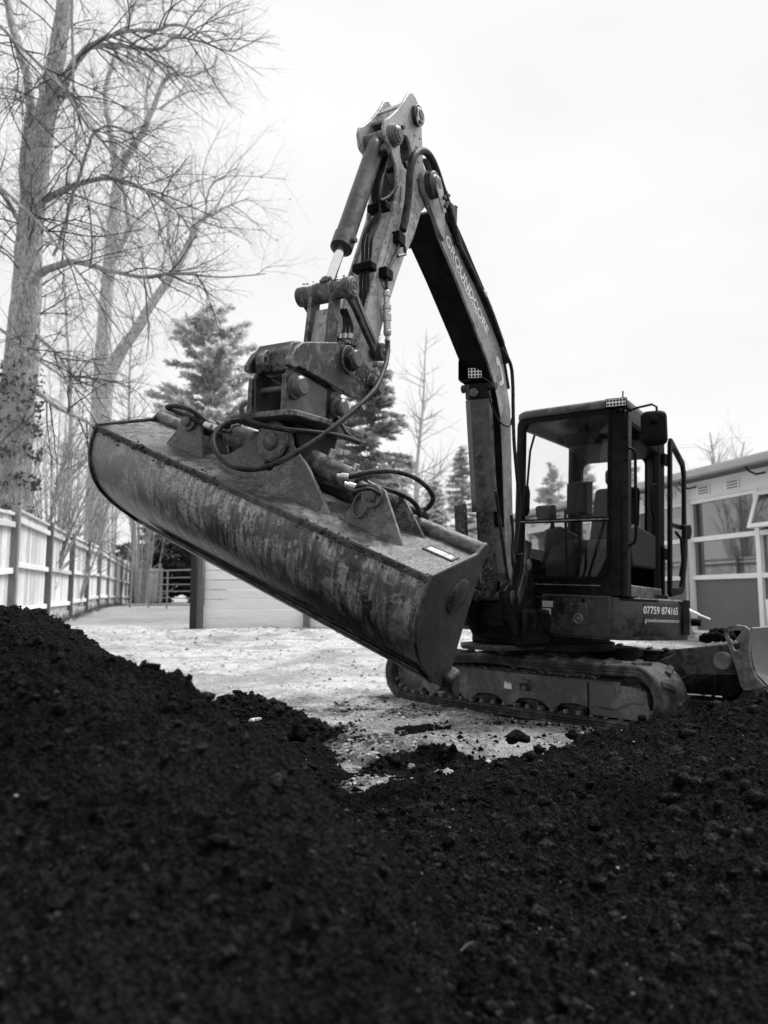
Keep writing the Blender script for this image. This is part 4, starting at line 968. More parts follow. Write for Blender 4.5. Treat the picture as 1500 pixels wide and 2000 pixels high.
def track_frame(side):
    near = side < 0; l = -.905 if near else .905; s_ = 1 if near else -1
    fr = empty('track_frame', S0); fr.parent = exc; fr.location = (0, 0, 0)
    # outer face with scalloped lower edge
    up = [(-.95, .33), (-.80, .362), (-.3, .356), (.3, .345), (.78, .335)]
    low = []
    cs = [-.62, -.18, .26, .66]
    for c in reversed(cs): low += [(c+.19, .085), (c+.165, .105), (c+.11, .148), (c, .158), (c-.11, .148), (c-.165, .105), (c-.19, .085)]
    low += [(-.86, .10), (-.95, .16)]
    poly = up+[(.78, .10)]+low
    la, lb = (l, l+.02) if near else (l-.02, l)
    part('side_plate', MB().prism(UC, poly, la, lb, 1), 'track_frame', fr, .004)
    # sloped shelf above
    a, b = (l+.002, l+.26) if near else (l-.26, l-.002)
    sl = MB(); sl.prism(UC, [(l+s_*.004, .345), (l+s_*.16, .385), (l+s_*.16, .36), (l+s_*.004, .32)], -.93, 1.05, 0); part('top_shelf', sl, 'track_frame', fr, .004)
    part('box_beam', MB().box(UC, -.9, 1.1, min(l+s_*.03, l+s_*.30), max(l+s_*.03, l+s_*.30), .12, .34), 'dark_steel', fr, .006)
    cov = MB().prism(UC, [(.80, .335), (1.16, .322), (1.26, .295), (1.285, .12), (1.24, .085), (.80, .090)], min(l-s_*.006, l+s_*.014), max(l-s_*.006, l+s_*.014), 1); part('drive_cover', cov, 'track_frame', fr, .005)
    rib = MB().prism(UC, [(.80, .16), (1.02, .155), (1.13, .215), (1.24, .215), (1.24, .205), (1.135, .205), (1.025, .145), (.80, .150)], min(l-s_*.010, l-s_*.006), max(l-s_*.010, l-s_*.006), 1); part('cover_rib', rib, 'dark_steel', fr, 0)
    for c in cs:                                                # rollers and curved guards
        w_ = MB().lathe(UC(c, l+s_*.02, .092), UC(c, l+s_*.26, .092), [(0, .05), (.01, .062), (.07, .062), (.08, .04), (.16, .04), (.17, .062), (.24, .055)], 20); part('roller', w_, 'dark_steel', fr, 0)
        lip = MB(); sheet(lip, UC, [(c+.20, .075), (c+.245, .052), (c+.27, .058), (c+.30, .085)], .008, min(l-s_*.02, l+s_*.05), max(l-s_*.02, l+s_*.05), 1); part('roller_guard', lip, 'dark_steel', fr, .002)
    part('idler_wheel', MB().lathe(UC(-1.13, l+s_*.03, .25), UC(-1.13, l+s_*.26, .25), [(0, .06), (.01, .10), (.03, .15), (.02, .19), (.06, .205), (.18, .205), (.22, .19), (.22, .05)], 36), 'track_frame', fr, 0)
    sp = MB().lathe(UC(1.17, l+s_*.01, .24), UC(1.17, l+s_*.26, .24), [(0, .07), (.015, .10), (.04, .12), (.05, .17), (.09, .18), (.12, .17), (.2, .12), (.24, .12)], 30); spo = part('drive_sprocket', sp, 'dark_steel', fr, 0)
    for k in range(6): a = k*pi/3; part('bolt', MB().cyl(UC(1.17+.085*cos(a), l+s_*.004, .24+.085*sin(a)), UC(1.17+.085*cos(a), l+s_*.03, .24+.085*sin(a)), .011, 6), 'pin_steel', spo, 0)
    part('carrier_roller', MB().cyl(UC(.08, l+s_*.03, .415), UC(.08, l+s_*.22, .415), .042, 20), 'dark_steel', fr, 0)
    if near:
        lg = MB(); lg.box(UC, .16, .27, l-.010, l, .215, .305); lb_ = part('lashing_lug', lg, 'dark_steel', fr, .006)
        part('lug_bar', MB().cyl(UC(.165, l-.022, .285), UC(.265, l-.022, .285), .016, 12), 'track_frame', lb_, 0)
        part('lug_bolt', MB().cyl(UC(.215, l-.03, .235), UC(.215, l, .235), .02, 12), 'track_frame', lb_, 0)
        stk = [(.0, .215), (.075, .212), (.075, .262), (.06, .252), (.055, .275), (.045, .25), (.038, .268), (.03, .25), (.022, .272), (.01, .262), (.008, .28), (.0, .25)]
        part('torn_sticker', MB().prism(UC, stk, l-.002, l-.0005, 1), 'light_vinyl', fr, 0)
        tag(fr, label='dusty grey near side track frame with torn white sticker')
        r = np.random.RandomState(5); n = 900; sx = np.r_[r.uniform(-.7, .3, 500), r.uniform(.32, .85, 400)]; R = (.003+.014*r.rand(n)**3)*np.where(sx > .3, 1.25, .7)
        P = V([UC(x, l+.02+.10*r.rand(), .352+.02*r.rand()+(.012 if x > .3 else 0)) for x in sx]); vs, fs = scatter_lumps(P, R, 9)
        c = finish('dried_mud', mesh_np('dried_mud', vs-S0, fs), M['pale_mud'], fr, smooth=180, o_loc=S0); c['kind'] = 'stuff'
track_frame(-1); track_frame(1)
und = MB(); und.prism(UC, [(-.55, .20), (.55, .20), (.62, .36), (.40, .50), (-.40, .50), (-.62, .36)], -.60, .60, 1); part('undercarriage', und, 'dark_steel', None, .012)
part('slew_ring', MB().lathe(UC(0, 0, .48), UC(0, 0, .66), [(0, .42), (.02, .44), (.08, .44), (.09, .40), (.18, .40)], 48), 'dark_steel', None, 0)
# ---------------------------------------------------------------- dozer blade
bl = empty('dozer_blade', S0); bl.parent = exc; bl.location = (0, 0, 0); tag(bl, label='grey dozer blade with slotted end plates raised at the right')
ep = [(1.854, .748), (1.866, .772), (1.89, .786), (1.938, .790), (1.985, .784), (2.012, .765), (2.020, .735), (2.006, .637), (2.013, .531), (2.038, .469), (2.088, .415), (1.98, .38), (1.955, .384), (1.940, .402), (1.919, .503), (1.89, .609), (1.852, .721)]
eh = [(1.874, .725), (1.884, .746), (1.905, .748), (1.950, .655), (1.942, .630), (1.912, .628)]
for l in (-.975, .945): part('end_plate', MB().prism(UC, ep, l, l+.022, 1, hole=[eh]), 'blade_grey', bl, .004)
sh = MB(); sheet(sh, UC, [(2.018, .775), (2.001, .70), (1.998, .62), (2.006, .54), (2.03, .475), (2.085, .420), (2.12, .40)], .014, -.955, .945, 1); part('mouldboard', sh, 'blade_grey', bl, .003, 60)
part('cutting_edge', MB().prism(UC, [(2.06, .437), (2.13, .385), (2.12, .372), (2.05, .42)], -.955, .945, 1), 'pin_steel', bl, .002)
for s_ in (-1, 1):
    am = MB(); am.prism(UC, [(.75, .30), (1.35, .585), (1.90, .66), (1.93, .50), (1.45, .43), (.95, .22), (.75, .20)], s_*.42-.05, s_*.42+.05, 1); part('blade_arm', am, 'dark_steel', bl, .006)
part('cross_beam', MB().prism(UC, [(1.42, .60), (1.93, .67), (1.93, .46), (1.5, .43)], -.80, .80, 1), 'dark_steel', bl, .008)
part('torque_tube', MB().cyl(UC(1.78, -.86, .545), UC(1.78, -.50, .545), .058, 22), 'track_frame', bl, 0)
part('blade_cylinder', MB().lathe(UC(.75, 0, .42), UC(1.75, 0, .62), [(0, .05), (.6, .05), (.61, .028), (1.0, .028)], 18), 'dark_steel', bl, 0)
r = np.random.RandomState(15); n = 420; P = V([UC(r.uniform(1.60, 1.93), r.uniform(-.80, .3), .65+.03*r.rand()) for _ in range(n)]); P[:, 2] += .05*np.exp(-((P[:, 0]-2.5)/.3)**2); vs, fs = scatter_lumps(P, .012+.03*r.rand(n)**2, 19)
c = finish('caked_soil', mesh_np('caked_soil', vs-S0, fs), M['soil'], bl, smooth=180, o_loc=S0); c['kind'] = 'stuff'

# ---------------------------------------------------------------- house
PLAN = [(.03, -.62), (.03, -.03), (.0, .045), (-.2, .125), (-.45, .19), (-.7, .235), (-.9, .25), (-1.05, .235), (-1.22, .15), (-1.42, -.05), (-1.58, -.34), (-1.66, -.58), (-1.69, -.82), (-1.64, -1.12), (-1.50, -1.42), (-1.25, -1.62), (-.9, -1.70), (-.4, -1.70), (-.02, -1.62), (.03, -1.45), (.03, -.95)]
DEC0, DEC1, TB0, TB1, DOORL = .36, .90, .93, 1.08, .02
U0, U1 = -.385, -.058
body = empty('upper_body', S0); body.parent = exc; body.location = (0, 0, 0); tag(body, label='dark grey revolving body with phone number decal at its tail')
core = MB().prism(HS, offset_poly(PLAN, .03), U0+.02, U1-.015, 2); part('frame_core', core, 'cab_black', body, .01)
def skin(i0, i1, name, mat, out=.0, u0=U0, u1=U1, th_=.025):
    L = [V(PLAN[i]) for i in range(i0, i1+1)]
    if i1-i0 > 2: L = [q for q in catmull(L, 5)]
    mb = MB(); n = len(L); nor = []
    for i in range(n):
        t = nrm(L[min(i+1, n-1)]-L[max(i-1, 0)]); nor.append(V([t[1], -t[0]]))
    vs = []
    prof = [(u0, -.035), (u0+.02, -.004), (u0+.06, .0), (u1-.05, .0), (u1-.012, -.006), (u1, -.022), (u1, -.05), (u0, -.05)]
    for i in range(n):
        for u, d in prof: q = L[i]+nor[i]*(d+out); vs.append(HS(q[0], q[1], u))
    k = len(prof); fs = []
    for i in range(n-1):
        for a in range(k): b = (a+1) % k; fs.append((i*k+a, i*k+b, (i+1)*k+b, (i+1)*k+a))
    fs += [tuple(range(k)), tuple((n-1)*k+a for a in range(k-1, -1, -1))]
    mb.add(vs, fs); return part(name, mb, mat, body, 0, 40), L, nor
fp = MB().box(HS, -.02, .035, -.60, -.012, U0, U1); front = part('front_panel', fp, 'body_grey', body, .008)
sp_, SL, SN = skin(1, 10, 'side_panel', 'body_grey'); skin(10, 15, 'counterweight', 'body_grey'); skin(15, 18, 'right_panel', 'body_grey')
# arc length along the side panel, for decals
SLa = V(SL); SD = np.r_[0, np.cumsum(np.linalg.norm(np.diff(SLa, axis=0), axis=1))]; SNa = V(SN)
def on_side(d, u, out=.003):
    q = V([np.interp(d, SD, SLa[:, 0]), np.interp(d, SD, SLa[:, 1])]); nn = V([np.interp(d, SD, SNa[:, 0]), np.interp(d, SD, SNa[:, 1])]); nn = nrm(nn)
    q = q+nn*out; return HS(q[0], q[1], u)
def side_patch(d0, d1, u0, u1, out, name, mat, parent, n=14, skew=0.):
    mb = MB(); vs = []; fs = []
    for i in range(n+1):
        d = d0+(d1-d0)*i/n
        for (u, o) in ((u0, out), (u1, out), (u1, out-.004), (u0, out-.004)): vs.append(on_side(d+(skew if u == u0 else 0), u, o))
    for i in range(n):
        for a in range(4): b = (a+1) % 4; fs.append((i*4+a, i*4+b, i*4+4+b, i*4+4+a))
    fs += [(0, 1, 2, 3), (n*4+3, n*4+2, n*4+1, n*4)]
    mb.add(vs, fs); return part(name, mb, mat, parent, 0, 60)
# ---- decals and fittings on the body
dec = side_patch(DEC0, DEC1, -.275, -.105, .0035, 'number_decal', 'black_vinyl', body)
text_mesh('07759 874165', DEC1-DEC0-.03, lambda x, y: on_side(DEC0-.01+x, -.185+y, .0050), 'lettering', M['white_vinyl'], dec, .016, .062)
text_mesh('groundcorecontractors.co', DEC1-DEC0-.03, lambda x, y: on_side(DEC0+.01+x, -.258+y, .0050), 'lettering', M['white_vinyl'], dec, .004, .040)
side_patch(.10, .55, U1-.030, U1-.012, .006, 'grip_strip', 'black_plastic', body)
hatch = MB().prism(HS, [(-.345, -.285), (-.20, -.285), (-.20, -.125), (-.345, -.125)], .0352, .040, 0); ho = part('hatch', hatch, 'body_grey', front, .004)
part('hatch_lock', MB().lathe(HS(.036, -.272, -.245), HS(.05, -.272, -.245), [(0, .042), (.010, .042), (.012, .036), (.006, .034), (.006, .008), (.012, .006)], 24), 'grey_steel', front, 0)
for l in (-.52, -.235): part('plug', MB().lathe(HS(.0345, l, -.098), HS(.045, l, -.098), [(0, .016), (.006, .016), (.007, .012), (.003, .010)], 16), 'black_plastic', front, 0)
for k in range(5): w_ = .032-.006*abs(k-2); part('louvre', MB().box(HS, .0355, .0385, -.425-w_, -.425+w_, -.215+k*.020, -.208+k*.020), 'black_plastic', front, 0)
part('label_plate', MB().box(HS, .0355, .037, -.595, -.50, -.165, -.115), 'sticker', front, 0); part('label_plate', MB().box(HS, .0355, .037, -.595, -.515, -.230, -.175), 'sticker', front, 0)
# dark recess left of the front panel, tail bumper strip
part('step_recess', MB().box(HS, -.05, .03, -.90, -.605, U0+.02, U1-.02), 'cab_black', body, .01)
for i in (0,):
    q = on_side(SD[-1]*.80, -.20, .01)
side_patch(TB0, TB1, U0+.03, U1-.0, .022, 'tail_bumper', 'black_plastic', body, 6)
part('rear_lamp', MB().cyl(on_side(TB1+.05, -.24, .02), on_side(TB1+.05, -.24, .10), .035, 14), 'black_plastic', body, 0)
part('floor_plate', MB().prism(HS, offset_poly(PLAN, .01), U0-.012, U0+.018, 2), 'dark_steel', body, .004)
part('engine_hood', MB().prism(HS, [(-1.12, -.9), (-1.12, -.1), (-1.35, -.08), (-1.52, -.35), (-1.58, -.8), (-1.45, -1.35), (-1.2, -1.6), (-.35, -1.6), (-.35, -.92)], U1-.01, .32, 2), 'body_grey', body, .03)

# ---------------------------------------------------------------- cab
cab = empty('cab', S0); cab.parent = exc; cab.location = (0, 0, 0); tag(cab, label='black glazed cab with its side door folded back')
CL0, CL1, CB = -.885, .065, -1.12
def cpart(n, mb, mat='cab_black', bev=.006, sm=35, par=None): return part(n, mb, mat, par or cab, bev, sm)
def bar(pts, r, n=8, mat='cab_black', name='rail', par=None): return cpart(name, MB().tube([HS(*p) for p in pts], r, n), mat, 0, 60, par)
rr = .06
gl_out = [(-.825, .075), (-.10, .075), (-.085, 1.43), (-.825, 1.43)]
def rrect(l0, l1, u0, u1, r, n=5, rb=None):
    rb = rb or r
    return arc(l0+rb, u0+rb, rb, 180, 270, n)+arc(l1-rb, u0+rb, rb, 270, 360, n)+arc(l1-r, u1-r, r, 0, 90, n)+arc(l0+r, u1-r, r, 90, 180, n)
outer = rrect(CL0, CL1, U1+.003, 1.500, .11, 7, .03); inner = rrect(-.832, -.030, .07, 1.428, .06, 6, .12)
cpart('front_frame', MB().prism(HS, outer, -.05, .012, 0, hole=[inner]))
seal_o = rrect(-.840, -.022, .062, 1.436, .064, 6, .125); seal_i = rrect(-.812, -.050, .092, 1.406, .05, 6, .10)
cpart('window_seal', MB().prism(HS, seal_o, .0125, .022, 0, hole=[seal_i]), 'black_plastic', .003)
cpart('windscreen', MB().prism(HS, seal_i, -.012, -.006, 0), 'cab_glass', 0)
cpart('transom_bar', MB().box(HS, -.03, .020, -.835, -.028, .538, .572), 'black_plastic', .006)
cpart('transom_trim', MB().box(HS, .0205, .026, -.83, -.035, .545, .556), 'grey_steel', .002)
cpart('sill_trim', MB().box(HS, .0125, .018, -.80, -.10, .018, .024), 'grey_steel', .002)
# left A pillar is deep and faces the front corner
cpart('door_pillar', MB().prism(HS, [(-.10, .02), (.012, .066), (.012, .082), (-.02, .105), (-.10, .10), (-.13, .07)], U1, 1.42, 2))
for u in (.28, .72, 1.02, 1.20): cpart('pillar_plug', MB().cyl(HS(.002, .090, u), HS(.014, .096, u), .014, 14), 'black_plastic', 0)
# rear pillars, rear frame, right side frame
cpart('rear_frame', MB().prism(HS, rrect(CL0+.02, CL1-.07, U1, 1.46, .07), CB, CB+.06, 0, hole=[rrect(-.79, -.16, .36, 1.24, .07)]))
cpart('rear_glass', MB().prism(HS, rrect(-.79, -.16, .36, 1.24, .07), CB+.02, CB+.026, 0), 'cab_glass', 0)
side_o = [(CB+.06, U1), (-.055, U1), (-.055, 1.46), (CB+.06, 1.46)]; side_i = [(CB+.13, .34), (-.10, .34), (-.085, 1.38), (CB+.13, 1.38)]
cpart('right_frame', MB().prism(HS, side_o, CL0-.004, CL0+.04, 1, hole=[side_i])); cpart('right_glass', MB().prism(HS, side_i, CL0+.014, CL0+.02, 1), 'cab_glass', 0)
cpart('rear_pillar', MB().prism(HS, [(CB-.01, -.12), (CB+.10, -.12), (CB+.17, -.04), (CB+.15, .01), (CB-.01, .0)], U1, 1.43, 2), 'cab_black', .012)
cpart('left_header', MB().prism(HS, [(-.10, .05), (-.10, .095), (CB+.1, .0), (CB+.1, -.045)], 1.35, 1.46, 2)); cpart('door_sill', MB().prism(HS, [(-.10, .02), (-.10, .11), (CB+.15, .03), (CB+.15, -.06)], U1, .035, 2), 'grey_steel', .008)
cpart('floor', MB().box(HS, CB+.05, -.06, CL0+.04, .05, U1, -.02), 'black_plastic', .004)
# roof
ro = [(p[0], p[1]-.115*max(0, -p[0])/1.12*max(0, (p[1]+.4)/.5)) for p in rrect(CB-.03, .03, CL0-.015, .10, .10, 6)]
rf = MB(); prof = [(1.455, -.0), (1.470, .010), (1.505, .006), (1.528, -.03), (1.545, -.10), (1.555, -.25)]
vs = []; fs = []; k = len(ro)
for u, d in prof:
    q = offset_poly(ro, -d) if abs(d) > 0 else ro
    cx, cy = -.53, -.40
    if d < -.05: q = [(cx+(p[0]-cx)*(1+d*1.5), cy+(p[1]-cy)*(1+d*1.6)) for p in ro]
    elif d < 0: q = [(cx+(p[0]-cx)*(1+d*1.2), cy+(p[1]-cy)*(1+d*1.2)) for p in ro]
    else: q = [(cx+(p[0]-cx)*(1+d*1.2), cy+(p[1]-cy)*(1+d*1.2)) for p in ro]
    vs += [HS(a, b, u) for a, b in q]
for i in range(len(prof)-1):
    for a in range(k): b = (a+1) % k; fs.append((i*k+a, i*k+b, (i+1)*k+b, (i+1)*k+a))
fs += [tuple(range(k)), tuple((len(prof)-1)*k+a for a in range(k))]
rf.add(vs, fs); roof = cpart('roof', rf, 'roof_paint', 0, 50)
part('roof_aerial', MB().tube([HS(-.06, .04, 1.55), HS(-.06, .04, 1.60)], .006, 6), 'black_plastic', roof, 0)
# work lamp on the roof corner
def lamp(fr, w_, h_, d_, cols, rows, par, name='work_lamp'):
    o = part(name, MB().box(fr, -d_, 0, -w_/2, w_/2, -h_/2, h_/2), 'black_plastic', par, .006)
    part('reflector', MB().box(fr, .0005, .003, -w_/2+.008, w_/2-.008, -h_/2+.008, h_/2-.008), 'led', o, 0)
    for i in range(cols):
        for j in range(rows):
            y = -w_/2+.008+(w_-.016)*(i+.5)/cols; z = -h_/2+.008+(h_-.016)*(j+.5)/rows; rad = min((w_-.016)/cols, (h_-.016)/rows)*.40
            part('diode', MB().lathe(fr(.0032, y, z), fr(.02, y, z), [(0, rad), (.004, rad*.95), (.006, rad*.5), (.008, rad*.3)], 10), 'black_plastic', o, 0)
    return o
lf = HS.m.copy(); d_in = nrm(V([0, -1., 0])*.55+HS.m[:, 0]*.75); y_in = nrm(np.cross(V([0, 0, 1.]), d_in)); lampf = Fr(HS(.075, .04, 1.475), np.stack([d_in, y_in, V([0, 0, 1.])], 1))
lamp(lampf, .165, .075, .05, 6, 2, cab)
cpart('lamp_bracket', MB().box(HS, .0, .05, .02, .06, 1.41, 1.44), 'black_plastic', .003)
# mirror
bar([(.02, .10, 1.24), (.025, .105, 1.36), (.035, .12, 1.40), (.05, .20, 1.415), (.055, .32, 1.425), (.055, .355, 1.40), (.055, .358, 1.33)], .009, 8, 'black_plastic', 'mirror_arm')
bar([(.02, .10, 1.20), (.02, .10, 1.33)], .018, 10, 'black_plastic', 'mirror_clamp')
mo = MB(); mfr = Fr(HS(.05, .335, 1.235), np.stack([d_in, y_in, V([0, 0, 1.])], 1)); pr = rrect(-.095, .095, -.135, .135, .05, 5)
vs = []; fs = []; k = len(pr)
for d, s in ((-.03, .97), (-.015, 1.0), (.012, 1.0), (.03, .90), (.040, .6)): vs += [mfr(d, a*s, b*s) for a, b in pr]
for i in range(4):
    for a in range(k): b = (a+1) % k; fs.append((i*k+a, i*k+b, (i+1)*k+b, (i+1)*k+a))
fs += [tuple(range(k)), tuple(4*k+a for a in range(k))]; mo.add(vs, fs); mir = cpart('mirror', mo, 'black_plastic', 0, 40)
part('mirror_joint', MB().lathe(mfr(.035, .0, .05), mfr(.09, .01, .06), [(0, .03), (.03, .028), (.05, .018)], 14), 'black_plastic', mir, 0)
# grab rails
bar([(-.03, .10, 1.12), (-.03, .145, 1.10), (-.035, .155, 1.06), (-.06, .155, .42), (-.06, .145, .37), (-.05, .10, .335)], .012, 10, 'black_plastic', 'grab_rail')
bar([(CB+.14, -.02, .98), (CB+.24, -.02, .95), (CB+.25, -.02, .72), (CB+.2, -.02, .66), (CB+.14, -.02, .64)], .012, 8, 'black_plastic', 'grab_rail')
# folded-back door
dfr = Fr(HS(CB+.02, .03, 0), np.stack([nrm(-HS.m[:, 0]*.985+HS.m[:, 1]*DOORL), HS.m[:, 1], HS.m[:, 2]], 1))
dout = [(0, .0), (.04, -.03), (.30, .0), (.36, .06), (.40, .22), (.43, .36), (.44, .48), (.42, .62), (.405, .72), (.40, 1.16), (.36, 1.25), (.08, 1.40), (.03, 1.42), (0, 1.36)]
din = [(.05, .05), (.28, .06), (.32, .14), (.345, .30), (.36, .48), (.355, 1.12), (.32, 1.20), (.09, 1.325), (.05, 1.32)]
door = cpart('door', MB().prism(dfr, dout, 0, .035, 1, hole=[din]), 'cab_black', .008)
part('door_glass', MB().prism(dfr, din, .014, .019, 1), 'cab_glass', door, 0)
part('door_handle', MB().prism(dfr, [(.26, .50), (.42, .52), (.455, .60), (.43, .66), (.27, .64)], .035, .07, 1), 'black_plastic', door, .012)
part('door_rail', MB().box(dfr, .05, .36, .005, .030, .60, .64), 'cab_black', door, .004)
part('door_grab', MB().tube([dfr(.10, .04, .56), dfr(.16, .07, .50), dfr(.20, .07, .30), dfr(.22, .04, .16)], .014, 8), 'black_plastic', door, 0, 60)
for u in (.30, 1.16): part('hinge', MB().box(HS, CB-.04, CB+.10, .0, .04, u, u+.10), 'black_plastic', door, .006)
# wiper, seat, consoles
bar([(.03, -.79, .60), (.035, -.77, .72), (.035, -.74, 1.16), (.035, -.70, 1.30)], .010, 6, 'black_plastic', 'wiper')
cpart('wiper_motor', MB().lathe(HS(.03, -.775, .60), HS(.03, -.765, .86), [(0, .02), (.03, .034), (.2, .03), (.26, .015)], 10), 'black_plastic', 0)
cu_ = MB().prism(HS, [(-.92, .30), (-.46, .33), (-.44, .38), (-.50, .44), (-.92, .42)], -.60, -.16, 1); seat = cpart('seat', cu_, 'interior', .03)
part('seat_back', MB().prism(HS, [(-.90, .40), (-.80, .42), (-.86, .72), (-.93, .96), (-1.02, .96), (-1.0, .60)], -.59, -.17, 1), 'black_plastic', seat, .04)
part('headrest', MB().box(HS, -1.02, -.93, -.50, -.26, .99, 1.14), 'black_plastic', seat, .04)
part('seat_base', MB().box(HS, -.9, -.5, -.55, -.2, -.02, .30), 'black_plastic', seat, .01)
for l in (-.74, -.06):
    c1 = cpart('arm_console', MB().prism(HS, [(-.95, .20), (-.42, .20), (-.34, .40), (-.36, .52), (-.50, .56), (-.95, .50)], l-.07, l+.05, 1), 'interior', .02)
    part('joystick', MB().lathe(HS(-.42, l-.01, .53), HS(-.40, l-.01, .74), [(0, .03), (.04, .018), (.10, .016), (.13, .03), (.19, .032), (.21, .02)], 12), 'black_plastic', c1, 0)
cpart('monitor', MB().prism(HS, [(-.22, .58), (-.15, .60), (-.13, .70), (-.20, .72)], -.78, -.60, 1), 'interior', .02)
for l in (-.48, -.36): bar([(-.20, l, -.02), (-.16, l, .25), (-.12, l, .66)], .012, 8, 'black_plastic', 'travel_lever')
cpart('floor_console', MB().prism(HS, [(-.45, .0), (-.22, .0), (-.22, .22), (-.40, .42), (-.45, .42)], -.72, -.52, 1), 'interior', .02)
cpart('radio_box', MB().prism(HS, [(CB+.06, .70), (CB+.22, .72), (CB+.22, 1.02), (CB+.06, 1.06)], -.86, -.66, 1), 'interior', .012)
cpart('headliner', MB().prism(HS, [(CB+.06, 1.22), (-.55, 1.30), (-.45, 1.40), (CB+.06, 1.44)], -.70, .0, 1), 'black_plastic', .02)
for l in (-.52, -.34): bar([(-.50, l, 1.36), (-.46, l, 1.41), (-.42, l, 1.36)], .012, 8, 'black_plastic', 'coat_hook')
cpart('roof_shade_lining', MB().box(HS, CB+.02, -.04, CL0+.02, -.02, 1.440, 1.452), 'black_plastic', .003)  # black sheet added to keep the roof underside dark despite bounced light
cpart('bulkhead', MB().box(HS, CB+.06, CB+.10, CL0+.04, .03, -.02, .42), 'black_plastic', .006)
# ---------------------------------------------------------------- swing post
post = empty('swing_post', S0); post.parent = exc; post.location = (0, 0, 0)
HWB = .105
sw = MB().prism(BM, [(-.06, -.55), (.42, -.55), (.62, -.40), (.66, -.20), (.56, -.14), (.40, -.20), (.30, .0), (.30, .10), (.16, .12), (.02, .02), (-.06, -.20)], -.18, -.125, 1); part('cheek_plate', sw, 'cab_black', post, .01)
sw = MB().prism(BM, [(-.06, -.55), (.42, -.55), (.62, -.40), (.66, -.20), (.56, -.14), (.40, -.20), (.30, .0), (.30, .10), (.16, .12), (.02, .02), (-.06, -.20)], .125, .18, 1); part('cheek_plate', sw, 'cab_black', post, .01)
part('post_block', MB().prism(BM, [(-.30, -.58), (.38, -.58), (.42, -.46), (.30, -.30), (-.30, -.30)], -.16, .16, 1), 'cab_black', post, .015)
part('king_pin', MB().cyl(BM(.02, 0, -.62), BM(.02, 0, -.20), .11, 24), 'dark_steel', post, 0)
part('foot_pin', MB().lathe(BM(.215, -.20, .02), BM(.215, .22, .02), [(0, .03), (.01, .045), (.06, .045), (.07, .035), (.35, .035), (.36, .05), (.41, .05), (.42, .035)], 20), 'pin_steel', post, 0)
part('cylinder_pin', MB().lathe(BM(.515, -.20, -.245), BM(.515, .20, -.245), [(0, .03), (.01, .048), (.10, .048), (.11, .036), (.29, .036), (.30, .05), (.39, .05), (.40, .03)], 20), 'dark_steel', post, 0)
part('guard_bracket', MB().prism(BM, [(.12, .20), (.26, .22), (.30, -.05), (.42, -.22), (.38, -.30), (.22, -.12)], .181, .20, 1), 'dark_steel', post, .006)
part('bracket_pad', MB().box(HS, .02, .45, -1.02, -.52, U0-.10, U0+.20), 'cab_black', post, .03)
part('lower_foot', MB().prism(HS, [(.05, -1.10), (.55, -1.05), (.75, -.90), (.70, -.62), (.05, -.55)], U0-.13, U0-.09, 2), 'dark_steel', post, .01)

# ---------------------------------------------------------------- boom
boom = empty('boom', S0); boom.parent = exc; boom.location = (0, 0, 0); tag(boom, label='bent steel boom with pale lettered side and dark underside')
fe = [(.42, -.06), (.50, .30), (.585, .85), (.655, 1.16), (.70, 1.25), (.775, 1.335), (.956, 1.490), (1.19, 1.652), (1.58, 1.905), (1.86, 2.068)]
be = [(1.784, 2.256), (1.529, 2.116), (1.234, 1.985), (.896, 1.799), (.754, 1.715), (.668, 1.648), (.605, 1.56), (.53, 1.42), (.44, 1.249), (.385, .84), (.30, .19), (.20, -.05), (.24, -.10), (.33, -.12)]
core = fe+[(1.93, 2.13), (1.90, 2.22)]+be
part('boom_box', MB().prism(BM, core, -HWB, HWB, 1), 'boom_paint', boom, .005)
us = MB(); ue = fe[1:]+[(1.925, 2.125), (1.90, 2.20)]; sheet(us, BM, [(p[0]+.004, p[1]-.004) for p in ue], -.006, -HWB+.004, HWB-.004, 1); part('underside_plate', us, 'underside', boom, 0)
for s_ in (-1, 1):
    l0, l1 = (HWB, HWB+.028) if s_ > 0 else (-HWB-.028, -HWB)
    fk = [(1.79, 2.045), (1.87, 2.075)]+arc(2.035, 2.30, .095, -75, 110, 10)+[(1.88, 2.315), (1.80, 2.245)]
    part('fork_plate', MB().prism(BM, fk, l0, l1, 1), 'boom_paint', boom, .004)
    part('pivot_boss', MB().lathe(BM(2.035, l1 if s_ > 0 else l0, 2.30), BM(2.035, (l1 if s_ > 0 else l0)+s_*.06, 2.30), [(0, .082), (.045, .082), (.05, .074)], 28), 'dark_steel', boom, 0)
pv = part('pivot_pin', MB().lathe(BM(2.035, -.19, 2.30), BM(2.035, .205, 2.30), [(0, .05), (.01, .06), (.37, .06), (.38, .052), (.385, .05), (.392, .04), (.395, .02)], 28), 'pin_steel', boom, 0)
part('keeper_plate', MB().prism(BM, [(1.92, 2.165), (1.965, 2.14), (2.07, 2.265), (2.075, 2.335), (2.02, 2.345), (1.975, 2.29)], .191, .203, 1), 'arm_paint', boom, .004)
for a, b in ((1.955, 2.19), (1.975, 2.235), (1.935, 2.215)): part('bolt', MB().cyl(BM(a, .203, b), BM(a, .222, b), .014, 6), 'dark_steel', boom, 0)
part('weld_bead', MB().tube([BM(p[0], HWB+.001, p[1]) for p in catmull([V([q[0]*.995, q[1]+.006]) for q in fe[4:]], 3)], .005, 6), 'boom_paint', boom, 0)
part('top_flange', (lambda m: sheet(m, BM, [(1.75, 2.262), (1.529, 2.124), (1.234, 1.993), (.896, 1.807), (.745, 1.722), (.655, 1.655), (.592, 1.56), (.50, 1.40)], -.012, -HWB-.012, HWB+.012, 1))(MB()), 'dark_steel', boom, .003)
